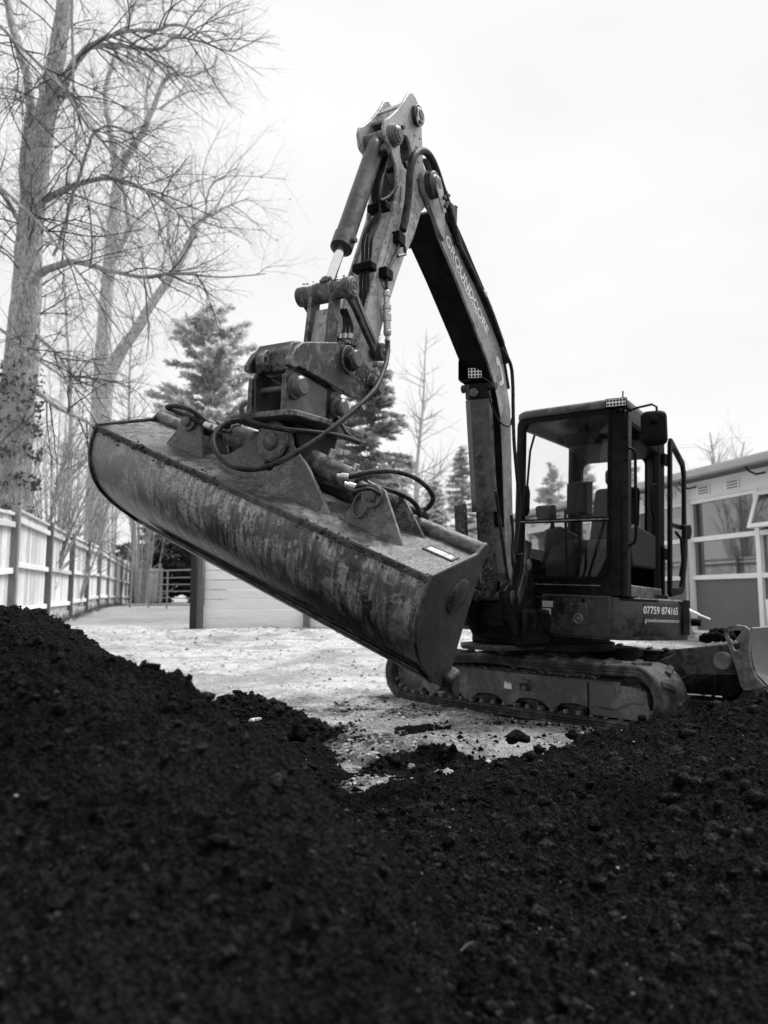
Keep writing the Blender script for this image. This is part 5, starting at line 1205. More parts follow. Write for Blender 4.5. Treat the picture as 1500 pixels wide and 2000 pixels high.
# lettering along the upper boom, reading from the tip down to the knee
d1 = nrm(V([.93, 1.70])-V([1.735, 2.125])); n1 = V([-d1[1], d1[0]])*-1; n1 = n1 if n1[1] > 0 else -n1
def on_boom(ox, oz): return lambda x, y: BM(ox+d1[0]*x+n1[0]*y, HWB+.003, oz+d1[1]*x+n1[1]*y)
text_mesh('GROUNDCORE', .86, on_boom(1.735, 2.085), 'lettering', M['light_vinyl'], boom, .022, .072)
text_mesh('CONTRACTORS', .47, on_boom(1.560, 1.962), 'lettering', M['light_vinyl'], boom, .008, .030)
for a, b in ((0, .10), (.60, .72)):
    p = V([1.66, 2.025]); q0 = p+d1*a; q1 = p+d1*b
    part('lettering_rule', MB().prism(BM, [tuple(q0), tuple(q1), tuple(q1+n1*.006), tuple(q0+n1*.006)], HWB+.001, HWB+.003, 1), 'light_vinyl', boom, 0)
# round-cornered letter emblem near the knee
em = Fr(BM(.685, 0, 1.42), np.stack([BM.m[:, 0]*d1[0]+BM.m[:, 2]*d1[1], BM.m[:, 1], BM.m[:, 0]*n1[0]+BM.m[:, 2]*n1[1]], 1))
co_ = [(.14, -.045), (.14, .045), (.115, .062), (-.06, .062), (-.085, .045), (-.085, -.045), (-.06, -.062), (.115, -.062)]
em2 = Fr(BM(.70, 0, 1.50), np.stack([BM.m[:, 0]*-.55+BM.m[:, 2]*-.83, BM.m[:, 1], BM.m[:, 0]*-.83+BM.m[:, 2]*.55], 1))
cshape = [(-.11, -.005), (-.09, .03), (-.02, .045), (.09, .045), (.12, .03), (.12, -.045), (.10, -.06), (.085, -.05), (.085, .005), (.06, .012), (-.02, .012), (-.04, .0), (-.04, -.03), (-.07, -.04), (-.10, -.03)]
part('emblem', MB().prism(em2, cshape, HWB+.001, HWB+.0035, 1), 'white_vinyl', boom, 0)
# lower boom side seen beside the cylinder: small cover plates
part('side_cover', MB().prism(BM, [(.62, 1.20), (.70, 1.34), (.80, 1.44), (.86, 1.42), (.74, 1.26), (.66, 1.12)], HWB, HWB+.006, 1), 'arm_paint', boom, .002)
# boom work lamp above the cylinder head, with its hood
bl_fr = Fr(BM(.93, 0, 1.420), np.stack([nrm(V([-.1, -1., -.05])), nrm(V([1., -.1, 0])), V([0, 0, 1.])], 1))
lamp(bl_fr, .115, .09, .05, 4, 3, boom); part('lamp_hood', MB().prism(BM, [(.80, 1.35), (1.0, 1.36), (1.01, 1.50), (.99, 1.53), (.93, 1.45)], -.105, -.098, 1), 'black_plastic', boom, .003)
part('lamp_shelf', MB().box(BM, .76, .99, -.10, .10, 1.350, 1.362), 'black_plastic', boom, .003)

# ---------------------------------------------------------------- boom cylinder
bc = empty('boom_cylinder', S0); bc.parent = exc; bc.location = (0, 0, 0)
b0, b1 = BM(.515, 0, -.245), BM(.865, 0, 1.325); bd = nrm(b1-b0); bL = np.linalg.norm(b1-b0)
part('barrel', MB().lathe(b0, b1, [(0, .05), (.03, .062), (.10, .062), (.12, .068), (1.02, .068), (1.04, .074), (1.12, .074), (1.13, .05)], 26), 'splattered', bc, 0)
part('rod', MB().lathe(b0+bd*1.1, b1, [(0, .034), (.45, .034), (.50, .05)], 20), 'chrome', bc, 0)
# octagonal rod guard
gq = BM.m[:, 1]; gn = nrm(np.cross(bd, gq)); gfr = Fr(b0, np.stack([gn, gq, bd], 1))
oc = [(.075*cos(radians(a)), .105*sin(radians(a))) for a in (22, 67, 112, 157, 202, 247, 292, 337)]
part('rod_guard', MB().prism(gfr, oc, .66, 1.52, 2), 'guard_paint', bc, .006)
part('guard_cap', MB().prism(gfr, [(.085*cos(radians(a)), .10*sin(radians(a))) for a in (22, 67, 112, 157, 202, 247, 292, 337)], 1.522, 1.64, 2), 'cab_black', bc, .006)
part('cap_bolt', MB().lathe(gfr(-.10, 0, 1.57), gfr(-.06, 0, 1.57), [(0, .012), (.004, .03), (.03, .034)], 14), 'grey_steel', bc, 0)
part('head_pin', MB().cyl(BM(.865, -.13, 1.325), BM(.865, .15, 1.325), .032, 18), 'dark_steel', bc, 0)
hg = MB(); sheet(hg, gfr, [(.10, -.20), (-.07, -.22), (-.09, -.13), (-.08, -.115)], .006, .20, .72, 2); part('hose_guard', hg, 'splattered', bc, .003)

# ---------------------------------------------------------------- arm
arm = empty('arm', S0); arm.parent = exc; arm.location = (0, 0, 0); tag(arm, label='pale grey scratched dipper arm hanging down from the boom tip')
HA = .095
ap = [(2.24, 2.815), (2.19, 2.81), (2.145, 2.79), (2.112, 2.74), (2.085, 2.60), (2.06, 2.45), (1.985, 2.37), (1.96, 2.29), (1.985, 2.21), (2.055, 2.13), (2.15, 1.905), (2.25, 1.75), (2.34, 1.555), (2.47, 1.24), (2.55, 1.0), (2.60, .82), (2.63, .775), (2.68, .765), (2.73, .79), (2.75, .86), (2.725, 1.0), (2.645, 1.29), (2.575, 1.51), (2.485, 1.745), (2.405, 1.95), (2.375, 2.15), (2.40, 2.25), (2.46, 2.31), (2.53, 2.345), (2.555, 2.40), (2.545, 2.45), (2.50, 2.49), (2.43, 2.57), (2.36, 2.66), (2.28, 2.79)]
hl = [(2.285+.075*cos(a), 2.395+.105*sin(a)) for a in np.linspace(0, 2*pi, 18, endpoint=False)]
for s_ in (1, -1):
    l0, l1 = (HA-.018, HA) if s_ > 0 else (-HA, -HA+.018)
    part('side_plate', MB().prism(BM, ap, l0, l1, 1, hole=[hl]), 'arm_paint', arm, .004)
ff = [(2.375, 2.08), (2.40, 1.95), (2.48, 1.745), (2.57, 1.51), (2.64, 1.29), (2.70, 1.06)]
m_ = MB(); sheet(m_, BM, [(p[0]-.012, p[1]) for p in ff], -.014, -HA+.018, HA-.018, 1); part('front_plate', m_, 'arm_plate_paint', arm, 0)
m_ = MB(); sheet(m_, BM, [(2.09, 2.07), (2.16, 1.91), (2.262, 1.755), (2.352, 1.56), (2.482, 1.245), (2.57, .98)], .014, -HA+.018, HA-.018, 1); part('back_plate', m_, 'arm_paint', arm, 0)
m_ = MB(); sheet(m_, BM, [(2.13, 2.74), (2.105, 2.60), (2.08, 2.46), (2.03, 2.37)], .014, -HA+.018, HA-.018, 1); part('rear_plate', m_, 'arm_paint', arm, 0)
part('cap_plate', MB().prism(BM, [(2.30, 2.70), (2.345, 2.648), (2.355, 2.658), (2.31, 2.712)], -HA+.018, HA-.018, 1), 'arm_paint', arm, .002)
part('inner_web', MB().prism(BM, [(2.17, 2.73), (2.30, 2.60), (2.42, 2.535), (2.43, 2.545), (2.31, 2.615), (2.18, 2.745)], -HA+.018, HA-.018, 1), 'arm_plate_paint', arm, 0)
part('cross_tube', MB().cyl(BM(2.26, -HA, 2.33), BM(2.26, HA, 2.33), .02, 12), 'dark_steel', arm, 0)
part('raised_plate', MB().prism(BM, [(2.13, 2.16), (2.33, 2.16), (2.345, 1.98), (2.44, 1.74), (2.53, 1.50), (2.45, 1.44), (2.34, 1.66), (2.22, 1.90)], HA, HA+.008, 1), 'arm_paint', arm, .003)
def pin(fr, a, c, l0, l1, r, mat='pin_steel', name='pin', par=None, ring=True):
    prof = [(0, r*.7), (.006, r)]
    L = abs(l1-l0)
    prof += [(L-.012, r), (L-.006, r*.86), (L-.004, r*.62), (L, r*.58)]
    return part(name, MB().lathe(fr(a, l0, c), fr(a, l1, c), prof, 24), mat, par or arm, 0)
# upper rod pin with flag, bucket cylinder pin with collar
part('pin_collar', MB().cyl(BM(2.185, HA, 2.69), BM(2.185, HA+.03, 2.69), .062, 24), 'dark_steel', arm, 0); pin(BM, 2.185, 2.69, -HA-.03, HA+.045, .045)
part('pin_flag', MB().prism(BM, [(2.15, 2.72), (2.135, 2.68), (2.19, 2.61), (2.22, 2.605), (2.235, 2.63), (2.225, 2.70)], HA+.031, HA+.04, 1), 'arm_paint', arm, .002); part('bolt', MB().cyl(BM(2.205, HA+.04, 2.628), BM(2.205, HA+.055, 2.628), .013, 6), 'dark_steel', arm, 0)
for k in range(3): part('pin_collar', MB().cyl(BM(2.455, HA+.014*k, 2.40), BM(2.455, HA+.014*k+.011, 2.40), .064-.004*k, 26), 'grey_steel', arm, 0)
pin(BM, 2.455, 2.40, -HA-.03, HA+.058, .048)
part('pin_flag', MB().prism(BM, [(2.415, 2.44), (2.43, 2.39), (2.36, 2.47), (2.345, 2.50), (2.36, 2.525), (2.39, 2.515)], HA+.002, HA+.012, 1), 'arm_paint', arm, .002); part('bolt', MB().cyl(BM(2.368, HA+.012, 2.502), BM(2.368, HA+.028, 2.502), .014, 6), 'dark_steel', arm, 0)
for a, b in ((2.16, 2.50), (2.13, 2.42), (2.13, 2.30), (2.19, 2.56), (2.12, 2.58)): part('bolt_hole', MB().cyl(BM(a, HA+.0002, b), BM(a, HA+.002, b), .007, 10), 'black_plastic', arm, 0)
# arm cylinder lying on the boom
ac = empty('arm_cylinder', S0); ac.parent = exc; ac.location = (0, 0, 0)
a0, a1 = BM(.80, 0, 1.87), BM(2.185, 0, 2.69); aL = np.linalg.norm(a1-a0)
part('barrel', MB().lathe(a0, a1, [(0, .04), (.02, .052), (.95, .052), (.97, .058), (1.03, .058), (1.04, .04)], 22), 'dark_steel', ac, 0); part('rod', MB().lathe(a0+nrm(a1-a0)*1.02, a1, [(0, .03), (aL-1.07, .03), (aL-1.02, .05)], 18), 'chrome', ac, 0)
part('bracket', MB().prism(BM, [(.72, 1.70), (.92, 1.80), (.84, 1.92), (.76, 1.92)], -.06, .06, 1), 'dark_steel', ac, .005)

# ---------------------------------------------------------------- bucket cylinder and linkage
kc = empty('bucket_cylinder', S0); kc.parent = exc; kc.location = (0, 0, 0)
k0, k1 = BM(2.455, 0, 2.40), BM(2.90, 0, 1.287); kd = nrm(k1-k0); kL = np.linalg.norm(k1-k0)
part('barrel', MB().lathe(k0, k1, [(0, .045), (.05, .050), (.06, .056), (.10, .056), (.78, .056), (.785, .062), (.88, .062), (.885, .055), (.89, .03)], 28), 'cyl_paint', kc, 0)
part('rod', MB().lathe(k0+kd*.88, k1, [(0, .026), (kL-.88-.04, .026), (kL-.88, .04)], 20), 'chrome', kc, 0)
part('rod_eye', MB().cyl(BM(2.90, -.055, 1.287), BM(2.90, .055, 1.287), .055, 22), 'hitch_paint', kc, 0)
kn = nrm(np.cross(kd, BM.m[:, 1]))
part('port', MB().cyl(k0+kd*.84+BM.m[:, 1]*.05, k0+kd*.84+BM.m[:, 1]*.085, .016, 10), 'dark_steel', kc, 0); part('port', MB().cyl(k0+kd*.84-BM.m[:, 1]*.05, k0+kd*.84-BM.m[:, 1]*.075, .012, 10), 'dark_steel', kc, 0)
part('clevis_block', MB().box(Fr(k0+kd*.06, np.stack([kn, BM.m[:, 1], kd], 1)), -.075, -.02, -.06, .04, -.05, .04), 'dark_steel', kc, .01)
part('valve_block', MB().box(Fr(k0+kd*.12, np.stack([kn, BM.m[:, 1], kd], 1)), -.02, .03, .06, .105, -.03, .03), 'dark_steel', kc, .008)
lk = empty('bucket_link', S0); lk.parent = exc; lk.location = (0, 0, 0)
part('cross_tube', MB().lathe(BM(2.90, -.175, 1.287), BM(2.90, .175, 1.287), [(0, .04), (.008, .052), (.05, .052), (.055, .046), (.12, .050), (.23, .050), (.295, .046), (.30, .056), (.342, .056), (.35, .048)], 26), 'hitch_paint', lk, 0)
part('pin_end', MB().lathe(BM(2.90, .175, 1.287), BM(2.90, .182, 1.287), [(0, .036), (.003, .036), (.005, .030), (.001, .020), (.001, .012), (.006, .010)], 22), 'pin_steel', lk, 0)
for l in (-.072, .060):
    part('link_leg', MB().prism(BM, [(2.862, 1.27), (2.94, 1.27), (2.97, .94), (2.885, .94)], l-.010, l+.014, 1), 'hitch_paint', lk, .004)
part('web_plate', MB().prism(BM, [(2.892, 1.195), (2.905, 1.195), (2.932, 1.00), (2.918, 1.00)], -.06, .05, 1), 'arm_paint', lk, .002)
part('grease_cap', MB().lathe(BM(2.915, .01, 1.335), BM(2.945, .01, 1.37), [(0, .035), (.02, .033), (.025, .018), (.03, .016)], 14), 'dark_steel', lk, 0)
for s_ in (1, -1):
    so = [(2.925, 1.335), (2.86, 1.325), (2.79, 1.26), (2.70, 1.18), (2.62, 1.11), (2.55, 1.09), (2.515, 1.06), (2.52, 1.02), (2.56, 1.005), (2.62, 1.03), (2.72, 1.105), (2.83, 1.195), (2.90, 1.235), (2.95, 1.27)]
    la, lb = (.122, .150) if s_ > 0 else (-.150, -.122)
    part('side_link', MB().prism(BM, so, la, lb, 1), 'dark_steel', lk, .006)
    part('link_rib', MB().prism(BM, [(2.86, 1.30), (2.79, 1.235), (2.70, 1.155), (2.62, 1.085), (2.63, 1.075), (2.71, 1.14), (2.80, 1.22), (2.87, 1.283)], lb if s_ > 0 else la-.006, lb+.006 if s_ > 0 else la, 1), 'grey_steel', lk, .002)
    part('link_boss', MB().lathe(BM(2.555, s_*.10, 1.052), BM(2.555, s_*.175, 1.052), [(0, .045), (.06, .05), (.07, .046), (.073, .030), (.068, .018), (.075, .010)], 22), 'dark_steel', lk, 0)

# ---------------------------------------------------------------- quick hitch
hi = empty('quick_hitch', S0); hi.parent = exc; hi.location = (0, 0, 0); tag(hi, label='muddy quick hitch with heavy pins between arm and bucket')
hup = [(3.343, .748), (3.345, .775), (3.30, .845), (3.25, .885), (3.197, .905), (3.06, .948), (2.94, .985), (2.88, .990), (2.80, .975), (2.70, .955), (2.635, .935), (2.575, .900), (2.548, .85), (2.56, .79), (2.60, .755), (2.672, .752), (2.806, .735), (3.0, .75), (3.265, .762), (3.30, .745)]
for s_ in (1, -1):
    la, lb = (.104, .136) if s_ > 0 else (-.136, -.104)
    part('upper_cheek', MB().prism(BM, hup, la, lb, 1), 'hitch_paint', hi, .006)
hlo = [(3.318, .715), (3.30, .545), (3.109, .546), (2.99, .540), (2.93, .550), (2.81, .615), (2.795, .66), (2.80, .72), (3.0, .735), (3.22, .752), (3.30, .748)]
hb = MB(); hb.prism(BM, [(3.300, .742), (3.318, .83), (3.285, .885), (3.22, .905), (3.18, .87), (3.18, .76)], -.104, .104, 1); part('front_box', hb, 'hitch_paint', hi, .008)
part('back_web', MB().prism(BM, [(2.74, .78), (2.79, .78), (2.86, .95), (2.80, .96)], -.104, .104, 1), 'hitch_paint', hi, .004)
part('lifting_eye', MB().prism(BM, [(3.30, .83), (3.34, .84), (3.375, .80), (3.375, .76), (3.35, .73), (3.31, .735)], -.035, .0, 1, hole=[[(3.345+.014*cos(a), 785e-3+.016*sin(a)) for a in np.linspace(0, 2*pi, 12, endpoint=False)]]), 'hitch_paint', hi, .004)
def nut(a, c, l0, l1, r, par, mat='dark_steel'):
    p = part('pin_nut', MB().cyl(BM(a, l0, c), BM(a, l1, c), r*1.05, 6, .006), mat, par, .004)
    part('pin_face', MB().lathe(BM(a, l1-.004, c), BM(a, l1+.018, c), [(0, r*.80), (.012, r*.80), (.020, r*.70), (.021, r*.3)], 20), 'pin_steel', p, 0); return p
nut(2.862, .915, .137, .185, .058, hi); nut(2.625, .838, .137, .185, .052, hi); 
part('collar', MB().cyl(BM(2.862, .1365, .915), BM(2.862, .150, .915), .075, 24), 'hitch_paint', hi, 0); part('collar', MB().cyl(BM(2.625, .1365, .838), BM(2.625, .150, .838), .068, 24), 'dark_steel', hi, 0)
part('pin', MB().cyl(BM(2.862, -.17, .915), BM(2.862, .14, .915), .035, 18), 'pin_steel', hi, 0); part('pin', MB().cyl(BM(2.665, -.17, .838), BM(2.665, .14, .838), .035, 18), 'pin_steel', hi, 0)
part('coupler_block', MB().box(BM, 2.62, 2.86, -.06, .06, 1.00, 1.06), 'black_plastic', hi, .01)
for k in range(4):
    x = 2.64+.06*k; o = part('coupler', MB().lathe(BM(x, .03, 1.06), BM(x+.02, .03, 1.20), [(0, .012), (.03, .012), (.03, .016), (.07, .016), (.075, .011), (.12, .010)], 12), 'fitting', hi, 0)

r = np.random.RandomState(44); pts = []; rad = []
for (a, c, n, sp) in ((2.80, .93, 150, .05), (2.72, .89, 170, .05), (2.66, .84, 120, .05), (2.92, .97, 60, .03)):
    for _ in range(n): pts.append(BM(a+r.randn()*sp, .137+.002*r.rand(), c+r.randn()*sp*.6)); rad.append(.0015+.006*r.rand()**3)
for _ in range(160): pts.append(BM(2.90+.05*r.randn()*.6, r.uniform(-.14, .14), 1.335+.004*r.randn())); rad.append(.002+.006*r.rand()**3)
vs, fs = scatter_lumps(V(pts), V(rad), 45, .5); c = finish('dried_mud', mesh_np('dried_mud', vs-S0, fs), M['pale_mud'], hi, smooth=180, o_loc=S0); c['kind'] = 'stuff'
# ---------------------------------------------------------------- grading bucket with tilt head
bu = empty('grading_bucket', S0); bu.parent = exc; bu.location = (0, 0, 0); tag(bu, label='wide scraped grading bucket tilted down to the right')
for s_ in (1, -1):
    la, lb = (.084, .103) if s_ > 0 else (-.103, -.084)
    part('head_cheek', MB().prism(BM, hlo, la, lb, 1), 'hitch_smooth', bu, .006)
    part('cheek_flange', MB().box(BM, 3.30, 3.332, s_*.10-.012, s_*.10+.012, .545, .715), 'hitch_paint', bu, .005)
for a, c, r in ((3.262, .668, .048), (2.905, .650, .046)):
    part('head_pin', MB().lathe(BM(a, -.13, c), BM(a, .165, c), [(0, r), (.03, r), (.031, .016), (.225, .016), (.226, r), (.235, r), (.236, r*1.25), (.252, r*1.25), (.253, r), (.285, r), (.295, r*.75)], 24), 'pin_steel', bu, 0)
part('light_stop_plate', MB().box(BM, 2.95, 2.99, -.104, .104, .545, .76), 'cab_black', bu, .003); part('dark_fill_plate', MB().box(BM, 2.8, 3.30, -.084, .084, .546, .556), 'cab_black', bu, 0)  # black plates added to stop light leaking into the hollow head
part('head_plate', MB().prism(BM, [(3.335, -.215), (3.335, .125), (3.30, .165), (3.12, .20), (2.78, .20), (2.78, -.215)], .518, .545, 2), 'hitch_paint', bu, .004)
hd = MB(); hd.prism(BM, [(3.22, .518), (2.86, .518), (2.93, .30), (3.16, .28)], -.12, .10, 1); part('tilt_block', hd, 'cab_black', bu, .01)  # block coloured black to stand in for shade under the hitch
# tilt pivot: fixed boss and bucket ears
part('pivot_pin', MB().lathe(BK(0, -.34, 0), BK(0, .030, 0), [(0, .05), (.30, .05), (.31, .085), (.345, .085), (.346, .045), (.362, .042), (.370, .03)], 30), 'pin_steel', bu, 0)
part('pivot_ring', MB().cyl(BK(0, -.022, 0), BK(0, .004, 0), .096, 30), 'dark_steel', bu, 0)
def topline(g): return -.259+(.106-g)*(.129/.394)
ear = [(-.36, topline(-.03)), (-.285, -.165), (-.11, -.01), (-.075, .055), (-.02, .088), (.03, .088), (.075, .062), (.10, .02), (.225, -.045), (.245, -.06), (.44, topline(-.03)+.002), (.44, topline(-.03)-.01), (-.36, topline(-.03)-.01)]
eh2 = [(.012+.030*cos(a), -.107+.030*sin(a)) for a in np.linspace(0, 2*pi, 16, endpoint=False)]
part('front_ear', MB().prism(BK, ear, -.050, -.025, 1, hole=[eh2]), 'bucket_top', bu, .004)
ear2 = [(p[0]*.9, p[1]+.02*0+(.06 if p[1] < -.15 else .0)) for p in ear]; part('rear_ear', MB().prism(BK, ear2, -.30, -.275, 1), 'bucket_top', bu, .004)
part('ear_web', MB().prism(BK, [(-.05, -.285), (-.03, -.285), (-.03, -.05), (-.05, -.05)], -.20, .02, 2), 'dark_steel', bu, .003); part('ear_web', MB().prism(BK, [(.16, -.285), (.18, -.285), (.18, -.05), (.16, -.05)], -.20, -.03, 2), 'dark_steel', bu, .003)
# shell
prof = [(.106, -.259), (.110, -.33), (.096, -.405), (.066, -.475), (.022, -.538), (-.04, -.590), (-.12, -.637), (-.22, -.682), (-.33, -.722), (-.40, -.745)]
P = catmull([V(p) for p in prof], 4); D = np.r_[0, np.cumsum([np.linalg.norm(P[i+1]-P[i]) for i in range(len(P)-1)])]
NA = 60; mb = MB(); vs = []; uv = []; fs = []
rw = np.random.RandomState(3)
for i in range(NA+1):
    a = -BWD/2+.012+(BWD-.024)*i/NA
    for j, q in enumerate(P):
        dn = .0035*float(fbm(V([a*3.1]), V([D[j]*5]), 71, 3)[0])
        vs.append(BK(a, q[0]+dn, q[1]+dn*.4)); uv.append((a+BWD/2, D[j]))
n = len(P)
for i in range(NA):
    for j in range(n-1): fs.append((i*n+j, i*n+j+1, (i+1)*n+j+1, (i+1)*n+j))
base = len(vs)
for i in range(NA+1):                                               # inside skin
    a = -BWD/2+.012+(BWD-.024)*i/NA
    for j, q in enumerate(P):
        t = nrm(P[min(j+1, n-1)]-P[max(j-1, 0)]); nn = V([t[1], -t[0]]); nn = -nn if nn[0] > 0 else nn
        q2 = q+nn*.014; vs.append(BK(a, q2[0], q2[1])); uv.append((a+BWD/2+3, D[j]))
for i in range(NA):
    for j in range(n-1): fs.append((base+i*n+j, base+(i+1)*n+j, base+(i+1)*n+j+1, base+i*n+j+1))
    fs.append((i*n, (i+1)*n, base+(i+1)*n, base+i*n)); fs.append((i*n+n-1, base+i*n+n-1, base+(i+1)*n+n-1, (i+1)*n+n-1))
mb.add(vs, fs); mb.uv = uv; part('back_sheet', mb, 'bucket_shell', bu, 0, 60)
tp = [(.112, -.256), (-.29, -.128), (-.295, -.142), (.107, -.270)]
part('top_plate', MB().prism(BK, tp, -BWD/2+.012, BWD/2-.012, 0), 'bucket_top', bu, .003)
tl_ = MB().cyl(BK(-BWD/2+.01, -.272, -.118), BK(BWD/2-.01, -.272, -.118), .036, 20); part('lip_tube', tl_, 'bucket_top', bu, 0)
ends = [(.122, -.246), (-.22, -.132), (-.245, -.098), (-.272, -.078), (-.300, -.085), (-.316, -.112), (-.312, -.19), (-.350, -.42), (-.392, -.629), (-.412, -.735), (-.405, -.765), (-.33, -.740), (-.22, -.698), (-.12, -.653), (-.035, -.604), (.030, -.548), (.078, -.482), (.110, -.408), (.124, -.33)]
for s_ in (1, -1):
    l0, l1 = (BWD/2-.014, BWD/2+.004) if s_ > 0 else (-BWD/2-.004, -BWD/2+.014)
    part('end_plate', MB().prism(BK, [(p[0], p[1]) for p in ends], l0, l1, 0), 'bucket_end' if s_ > 0 else 'bucket_edge', bu, .005)
part('bolted_disc', MB().lathe(BK(BWD/2+.004, -.170, -.325), BK(BWD/2+.03, -.170, -.325), [(0, .080), (.008, .080), (.012, .074), (.013, .03)], 30), 'dark_steel', bu, 0)
ce = MB().prism(BK, [(-.34, -.712), (-.345, -.738), (-.455, -.782), (-.470, -.775), (-.40, -.735)], -BWD/2-.002, BWD/2+.002, 0); part('cutting_edge', ce, 'dark_steel', bu, .003)
part('corner_tooth', MB().prism(BK, [(-.34, -.700), (-.40, -.65), (-.425, -.69), (-.475, -.745), (-.495, -.785), (-.47, -.805), (-.37, -.755)], BWD/2-.02, BWD/2+.05, 0), 'dark_steel', bu, .014)
# second wear strip under the curve
part('wear_strip', MB().prism(BK, [(-.20, -.690), (-.36, -.748), (-.37, -.762), (-.205, -.706)], -BWD/2+.25, BWD/2-.05, 0), 'dark_steel', bu, .003)
# weld and caked soil along the top front edge
r = np.random.RandomState(8); n = 1500; aa = r.uniform(-BWD/2, BWD/2, n); keep = fbm(aa*3, aa*0, 4, 3)+.25 > -.08*r.rand(n); aa = aa[keep]
PP = V([BK(a, .108+.010*r.randn(), -.262+.012*r.randn()-.010) for a in aa]); vs, fs = scatter_lumps(PP, .002+.007*r.rand(len(PP))**3, 12)
c = finish('caked_soil', mesh_np('caked_soil', vs-S0, fs), M['mud_ridge'], bu, smooth=180, o_loc=S0); c['kind'] = 'stuff'
part('edge_angle', MB().prism(BK, [(.114, -.252), (.118, -.262), (.112, -.285), (.102, -.285), (.100, -.262)], -BWD/2+.012, BWD/2-.012, 0), 'bucket_edge', bu, .002)
n = 260; aa = r.uniform(-BWD/2+.2, BWD/2, n); PP = V([BK(a, -.455+.02*r.rand(), -.772+.004*r.rand()+0*a) for a in aa]); vs, fs = scatter_lumps(PP, .004+.012*r.rand(n)**3, 13)
c = finish('caked_soil', mesh_np('caked_soil', vs-S0, fs), M['mud_ridge'], bu, smooth=180, o_loc=S0); c['kind'] = 'stuff'
# gussets for the tilt cylinders
def gusset(a0, s_):
    tri = [(a0-s_*.0-.015, -.02), (a0+.02, -.012), (a0+.06, -.05)] 
    for g in (-.055, -.215):
        tg = topline(g)-.006
        if s_ > 0: poly = [(a0-.135, tg), (a0-.055, -.085), (a0-.045, -.03), (a0+.0, -.008), (a0+.045, -.02), (a0+.225, tg)]
        else: poly = [(a0-.115, tg), (a0-.05, -.075), (a0-.035, -.025), (a0+.005, -.010), (a0+.055, -.02), (a0+.175, tg)]
        part('gusset', MB().prism(BK, poly, g, g+.020, 1), 'bucket_top', bu, .003)
    p = part('gusset_pin', MB().lathe(BK(a0, -.24, -.062), BK(a0, .002, -.062), [(0, .03), (.20, .03), (.205, .050), (.222, .050), (.223, .028), (.238, .028), (.242, .02)], 22), 'pin_steel', bu, 0)
    return p
gusset(-.585, -1); pr_ = gusset(.61, 1)
part('lynch_ring', MB().tube([BK(.60+.0*t, -.022, -.062)+BK.m[:, 0]*(.036*sin(t)-.03)+BK.m[:, 2]*(-.055+.055*cos(t)) for t in np.linspace(0, 2*pi, 20)], .006, 6), 'pin_steel', pr_, 0)
for (a0, a1, hh0, hh1, nm) in ((.145, .61, -.020, -.062, 0), (-.10, -.585, -.030, -.062, 1)):
    p0, p1 = BK(a0, -.145, hh0), BK(a1, -.145, hh1); L = np.linalg.norm(p1-p0)
    cy = part('tilt_cylinder', MB().lathe(p0, p1, [(0, .046), (.01, .056), (L*.60, .056), (L*.605, .060), (L*.66, .060), (L*.665, .04)], 24) if nm == 0 else MB().lathe(p0, p1, [(0, .046), (.01, .054), (L*.52, .054), (L*.525, .06), (L*.6, .06), (L*.605, .04)], 24), 'hitch_paint', bu, 0)
    part('tilt_rod', MB().lathe(p0+(p1-p0)*.6, p1, [(0, .028), (L*.36, .028), (L*.40, .04)], 16), 'grey_steel', cy, 0)
    part('rod_eye', MB().cyl(p1-BK.m[:, 1]*.05, p1+BK.m[:, 1]*.05, .045, 18), 'hitch_paint', cy, 0)
    q = p0+(p1-p0)*.22; part('port', MB().cyl(q+BK.m[:, 2]*.05, q+BK.m[:, 2]*.095, .016, 10), 'fitting', cy, 0)
    q = p0+(p1-p0)*.55; part('port', MB().cyl(q+BK.m[:, 2]*.05, q+BK.m[:, 2]*.085, .015, 10), 'fitting', cy, 0)
fr_ = [(.985, -.135), (1.135, -.135), (1.135, -.185), (.985, -.185)]
tf = Fr(BK(.965, -.12, topline(-.12)+.004), np.stack([BK.m[:, 0], nrm(BK.m[:, 1]*.394-BK.m[:, 2]*.129), nrm(BK.m[:, 2]*.394+BK.m[:, 1]*.129)], 1))
pl_ = part('data_plate', MB().prism(tf, [(-.075, -.035), (.075, -.035), (.075, .035), (-.075, .035)], .0, .006, 2, hole=[[(-.062, -.022), (.062, -.022), (.062, .022), (-.062, .022)]]), 'dark_steel', bu, .002)
part('plate_face', MB().prism(tf, [(-.062, -.022), (.062, -.022), (.062, .022), (-.062, .022)], .0, .0025, 2), 'sticker', pl_, 0)

# ---------------------------------------------------------------- hoses
def hose(pts, r, name='hydraulic_hose', mat='hose', par=None, n=6, ferr=True):
    P = catmull(pts, n); o = part(name, MB().tube(P, r, 10), mat, par or exc, 0, 60)
    return o
def z2(x, y): return (400+x/3., 520+y/3.)
def w2(L, Y): return [at(*z2(x, y), Yv) for (x, y), Yv in zip(L, Y if not np.isscalar(Y) else [Y]*len(L))]
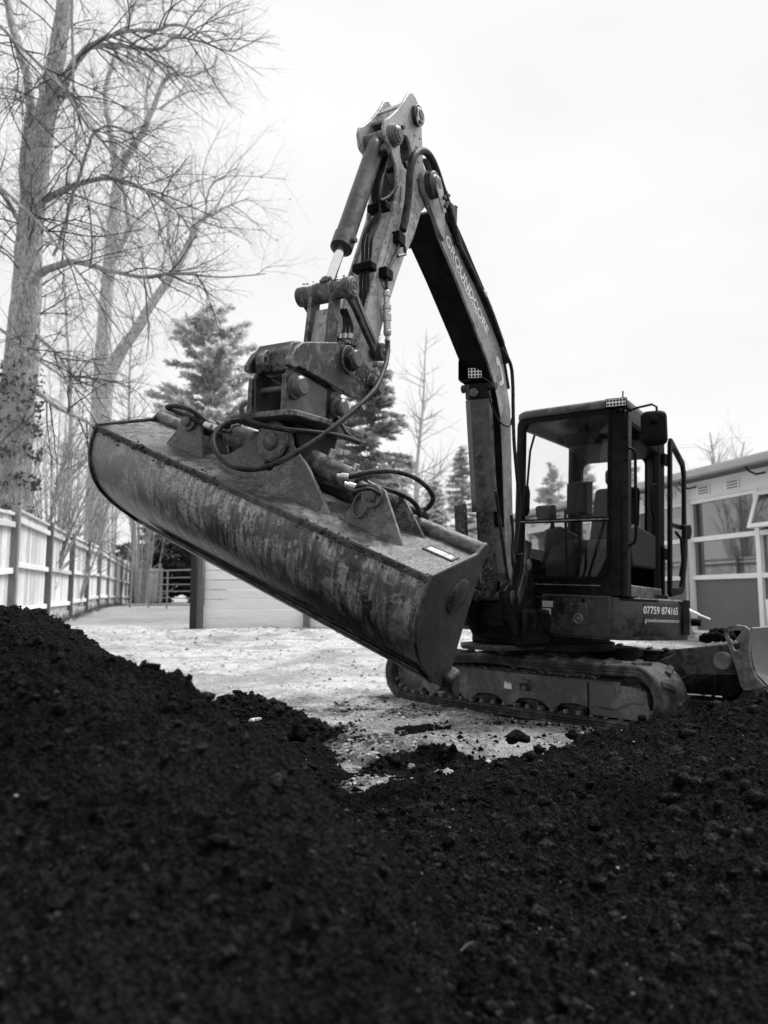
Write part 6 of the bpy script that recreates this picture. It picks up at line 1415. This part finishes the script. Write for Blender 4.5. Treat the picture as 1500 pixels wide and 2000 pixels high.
# long pressure hose hanging from the arm and looping round the tilt pivot
hose(w2([(1072, 440), (1072, 500), (1055, 590), (1000, 715), (905, 815), (800, 905), (690, 990), (560, 1078), (450, 1140), (350, 1178), (250, 1190), (160, 1170), (90, 1120), (52, 1050), (58, 985), (110, 930), (190, 905)], [3.72, 3.70, 3.62, 3.50, 3.40, 3.32, 3.26, 3.20, 3.18, 3.18, 3.2, 3.24, 3.30, 3.36, 3.42, 3.48, 3.5]), .0125)
hose(w2([(240, 800), (215, 830), (232, 882), (320, 928), (480, 958), (620, 972), (740, 985), (830, 1005), (905, 1035)], [3.50, 3.42, 3.36, 3.30, 3.25, 3.25, 3.28, 3.32, 3.40]), .012)
hose(w2([(760, 905), (778, 888), (800, 925), (830, 975), (870, 1010), (905, 1035)], [3.5, 3.46, 3.44, 3.42, 3.40, 3.40]), .010)
def z4(x, y): return (540+x/3.409, 860+y/3.41)
def w4(L, Y): return [at(*z4(x, y), Yv) for (x, y), Yv in zip(L, Y)]
hose(w4([(410, 240), (490, 243), (600, 215), (760, 205), (900, 240), (1000, 310), (1043, 385), (1012, 445), (960, 466), (850, 470)], [3.22, 3.22, 3.24, 3.28, 3.34, 3.40, 3.44, 3.46, 3.46, 3.46]), .0115)
hose(w4([(450, 290), (530, 310), (640, 308), (780, 340), (880, 388), (935, 440), (955, 500), (945, 540)], [3.2, 3.2, 3.18, 3.2, 3.24, 3.28, 3.32, 3.34]), .011)
hose(w4([(500, 345), (560, 330), (630, 325), (690, 360)], [3.1, 3.1, 3.1, 3.14]), .008)
for (a, b, Y) in (((402, 238), (480, 245), 3.215), ((452, 290), (520, 312), 3.195)):
    p, q = at(*z4(*a), Y), at(*z4(*b), Y); part('ferrule', MB().lathe(p, q, [(0, .012), (.02, .012), (.02, .017), (.05, .017), (.05, .015), (float(np.linalg.norm(q-p)), .015)], 12), 'fitting', None, 0)
for k in range(6):                                                                  # pipework behind the right cylinder
    hose(w4([(350+20*k, 150+12*k), (520+22*k, 235+10*k), (700+18*k, 330+10*k), (800+16*k, 400+9*k), (900+6*k, 450+5*k)], [3.42+.02*k]*5), .008, 'steel_pipe', 'dark_steel', n=4)
part('valve_cover', MB().box(Fr(at(*z4(480, 200), 3.44), BK.m), -.06, .07, -.03, .03, -.02, .02), 'arm_paint', None, .006)
part('hose_protector', MB().box(Fr(at(*z4(900, 510), 3.46), BK.m), -.10, .08, -.04, .05, -.06, .05), 'black_plastic', None, .03)
# hoses at the left tilt cylinder
def z3(x, y): return (140+x/3.571, 740+y/3.571)
def w3(L, Y): return [at(*z3(x, y), Yv) for (x, y), Yv in zip(L, Y)]
hose(w3([(790, 255), (720, 225), (665, 198), (720, 190), (800, 205), (870, 240), (920, 280), (960, 315)], [3.78, 3.80, 3.80, 3.76, 3.72, 3.70, 3.68, 3.66]), .012)
hose(w3([(750, 240), (830, 270), (900, 310), (960, 345), (1030, 360), (1110, 370)], [3.72, 3.70, 3.68, 3.66, 3.62, 3.6]), .011)
hose(w3([(800, 250), (880, 300), (950, 330), (1040, 345), (1100, 330)], [3.80, 3.76, 3.72, 3.7, 3.66]), .010)
for k in range(3): p = at(*z3(930+36*k, 318+14*k), 3.64); part('ferrule', MB().cyl(p, p+BK.m[:, 0]*.05, .016, 12), 'fitting', None, 0)
# hoses down the arm front
def z1(x, y): return (560+x/3., 150+y/3.)
def bl1(L, l): return [BM(*BM.un(*z1(x, y), 1, lv)) for (x, y), lv in zip(L, l if not np.isscalar(l) else [l]*len(L))]
for k in range(3):
    hose(bl1([(590+8*k, 430), (560+10*k, 520), (525+14*k, 640), (520+14*k, 720), (540+4*k, 790), (490+22*k, 860), (450+24*k, 950), (445+22*k, 1060), (435+20*k, 1130), (432+22*k, 1220), (428+18*k, 1310), (420+14*k, 1400)], .03+.022*k), .0095)
for (x, y) in ((540, 770), (455, 1120)):
    c = BM(*BM.un(*z1(x, y), 1, .05)); part('hose_clamp', MB().box(Fr(c, np.stack([BM.m[:, 0], BM.m[:, 1], BM.m[:, 2]], 1)), -.03, .03, -.065, .065, -.022, .022), 'black_plastic', None, .006)
# thick sleeve over the arm top and along the boom
hose(bl1([(680, 900), (700, 800), (715, 690), (722, 570), (745, 470), (785, 432), (830, 455), (870, 530), (910, 650), (950, 770), (985, 900), (1005, 980)], [.135, .14, .145, .15, .155, .155, .15, .145, .14, .135, .13, .13]), .0235, 'hose_sleeve')
hose(bl1([(1005, 980), (1060, 1090), (1120, 1210), (1180, 1340), (1230, 1470), (1290, 1640)], .13)+[BM(.70, .12, 1.70), BM(.60, .12, 1.58)], .017)
for k in range(3): hose(bl1([(800+14*k, 480), (860+14*k, 640), (930+10*k, 780), (1010+10*k, 960), (1090+10*k, 1150), (1180+8*k, 1350), (1260+6*k, 1560)], [.09-.03*k]*7), .010)
hose(bl1([(610, 440), (575, 540), (548, 640), (545, 720), (600, 700), (645, 640)], [.06, .07, .08, .085, .09, .09]), .009)
hose(bl1([(600, 425), (560, 500), (520, 600), (505, 690), (520, 760)], [.0, .0, .01, .02, .03]), .011)
hose([BM(2.40, .02, 2.22), BM(2.36, .04, 2.12), BM(2.44, .05, 2.02), BM(2.50, .04, 1.90), BM(2.55, .02, 1.78)], .012)
for q in ((2.37, .05, 2.10), (2.45, .06, 2.00)): part('ferrule', MB().cyl(BM(*q), BM(q[0]+.03, q[1], q[2]-.06), .017, 10), 'dark_steel', None, 0)
for k in range(3):
    hose(w2([(790+18*k, 250), (815+16*k, 300), (818+22*k, 360), (800+28*k, 420)], [3.78]*4), .009)
    p, q = at(*z2(795+30*k, 395), 3.76), at(*z2(790+30*k, 425), 3.76); part('ferrule', MB().cyl(p, q, .014, 10), 'fitting', None, 0)
# auxiliary pipe, clamps and quick coupling on the arm side
hose(bl1([(655, 985), (635, 1050), (600, 1120), (585, 1180), (585, 1260)], .125), .010, 'steel_pipe', 'dark_steel')
for (x, y, w_) in ((650, 950, .035), (575, 1155, .03)):
    c = BM(*BM.un(*z1(x, y), 1, .115)); part('pipe_clamp', MB().box(Fr(c, BM.m), -.045, .035, -.025, .03, -w_, w_), 'black_plastic', None, .006)
part('clamp_strut', MB().tube(bl1([(655, 940), (690, 1000), (695, 1040), (650, 1050)], .125), .010, 6), 'dark_steel', None, 0)
qc = bl1([(585, 1250), (590, 1560)], .125); L = float(np.linalg.norm(qc[1]-qc[0]))
part('quick_coupling', MB().lathe(qc[0], qc[1], [(0, .013), (.03*L, .022), (.12*L, .022), (.13*L, .017), (.28*L, .017), (.29*L, .025), (.36*L, .025), (.37*L, .022), (.44*L, .022), (.45*L, .025), (.58*L, .025), (.59*L, .021), (.76*L, .021), (.77*L, .024), (.84*L, .022), (.88*L, .013), (.92*L, .013), (.93*L, .017), (L, .016)], 16), 'fitting', None, 0)
# pipework on the back of the boom
for k in range(4): hose([BM(2.02-.03*k, .06-.03*k, 2.42), BM(1.80, .06-.03*k, 2.36), BM(1.55, .07-.03*k, 2.24), BM(1.2, .08-.04*k, 2.07), BM(.85, .09-.04*k, 1.88), BM(.62, .09-.04*k, 1.72)], .013)
part('valve_block', MB().box(Fr(BM(1.62, .06, 2.33), BM.m), -.06, .06, -.03, .05, -.05, .06), 'dark_steel', None, .008)
for q in ((1.72, .07, 2.40), (1.58, .08, 2.36), (1.54, .05, 2.34), (1.66, .06, 2.41)): part('fitting', MB().cyl(BM(*q), BM(q[0]-.01, q[1]+.02, q[2]+.045), .016, 8), 'dark_steel', None, 0)
part('boom_beacon_bracket', MB().lathe(BM(1.02, .07, 1.95), BM(.99, .07, 2.04), [(0, .03), (.02, .045), (.06, .04), (.09, .01)], 16), 'galv', None, 0)
# hoses from the boom to the body
def z5(x, y): return (860+x/2.885, 680+y/2.885)
def bl5(L, l): return [BM(*BM.un(*z5(x, y), 1, lv)) for (x, y), lv in zip(L, l if not np.isscalar(l) else [l]*len(L))]
hose(bl5([(345, 0), (395, 90), (408, 200), (410, 330), (415, 520), (430, 700), (445, 860), (440, 1000), (420, 1150)], .16), .014)
hose(bl5([(270, 250), (295, 340), (340, 420), (390, 440), (405, 390)], .15), .007)
hose(bl5([(310, 800), (325, 900), (345, 1050), (365, 1200), (385, 1330), (385, 1400)], .16), .013)
hose(bl5([(400, 940), (410, 1050), (405, 1180), (420, 1260)], .18), .012)
# hose reel hanging behind the swing post, pale pole behind the tail
pp_ = part('white_pole', MB().lathe(at(1300, 1176, 7.8), at(1386, 1209, 7.4), [(0, .028), (.28, .028), (.30, .020), (.38, .018), (.40, .010), (.52, .008)], 14), 'frame_white', body, 0)
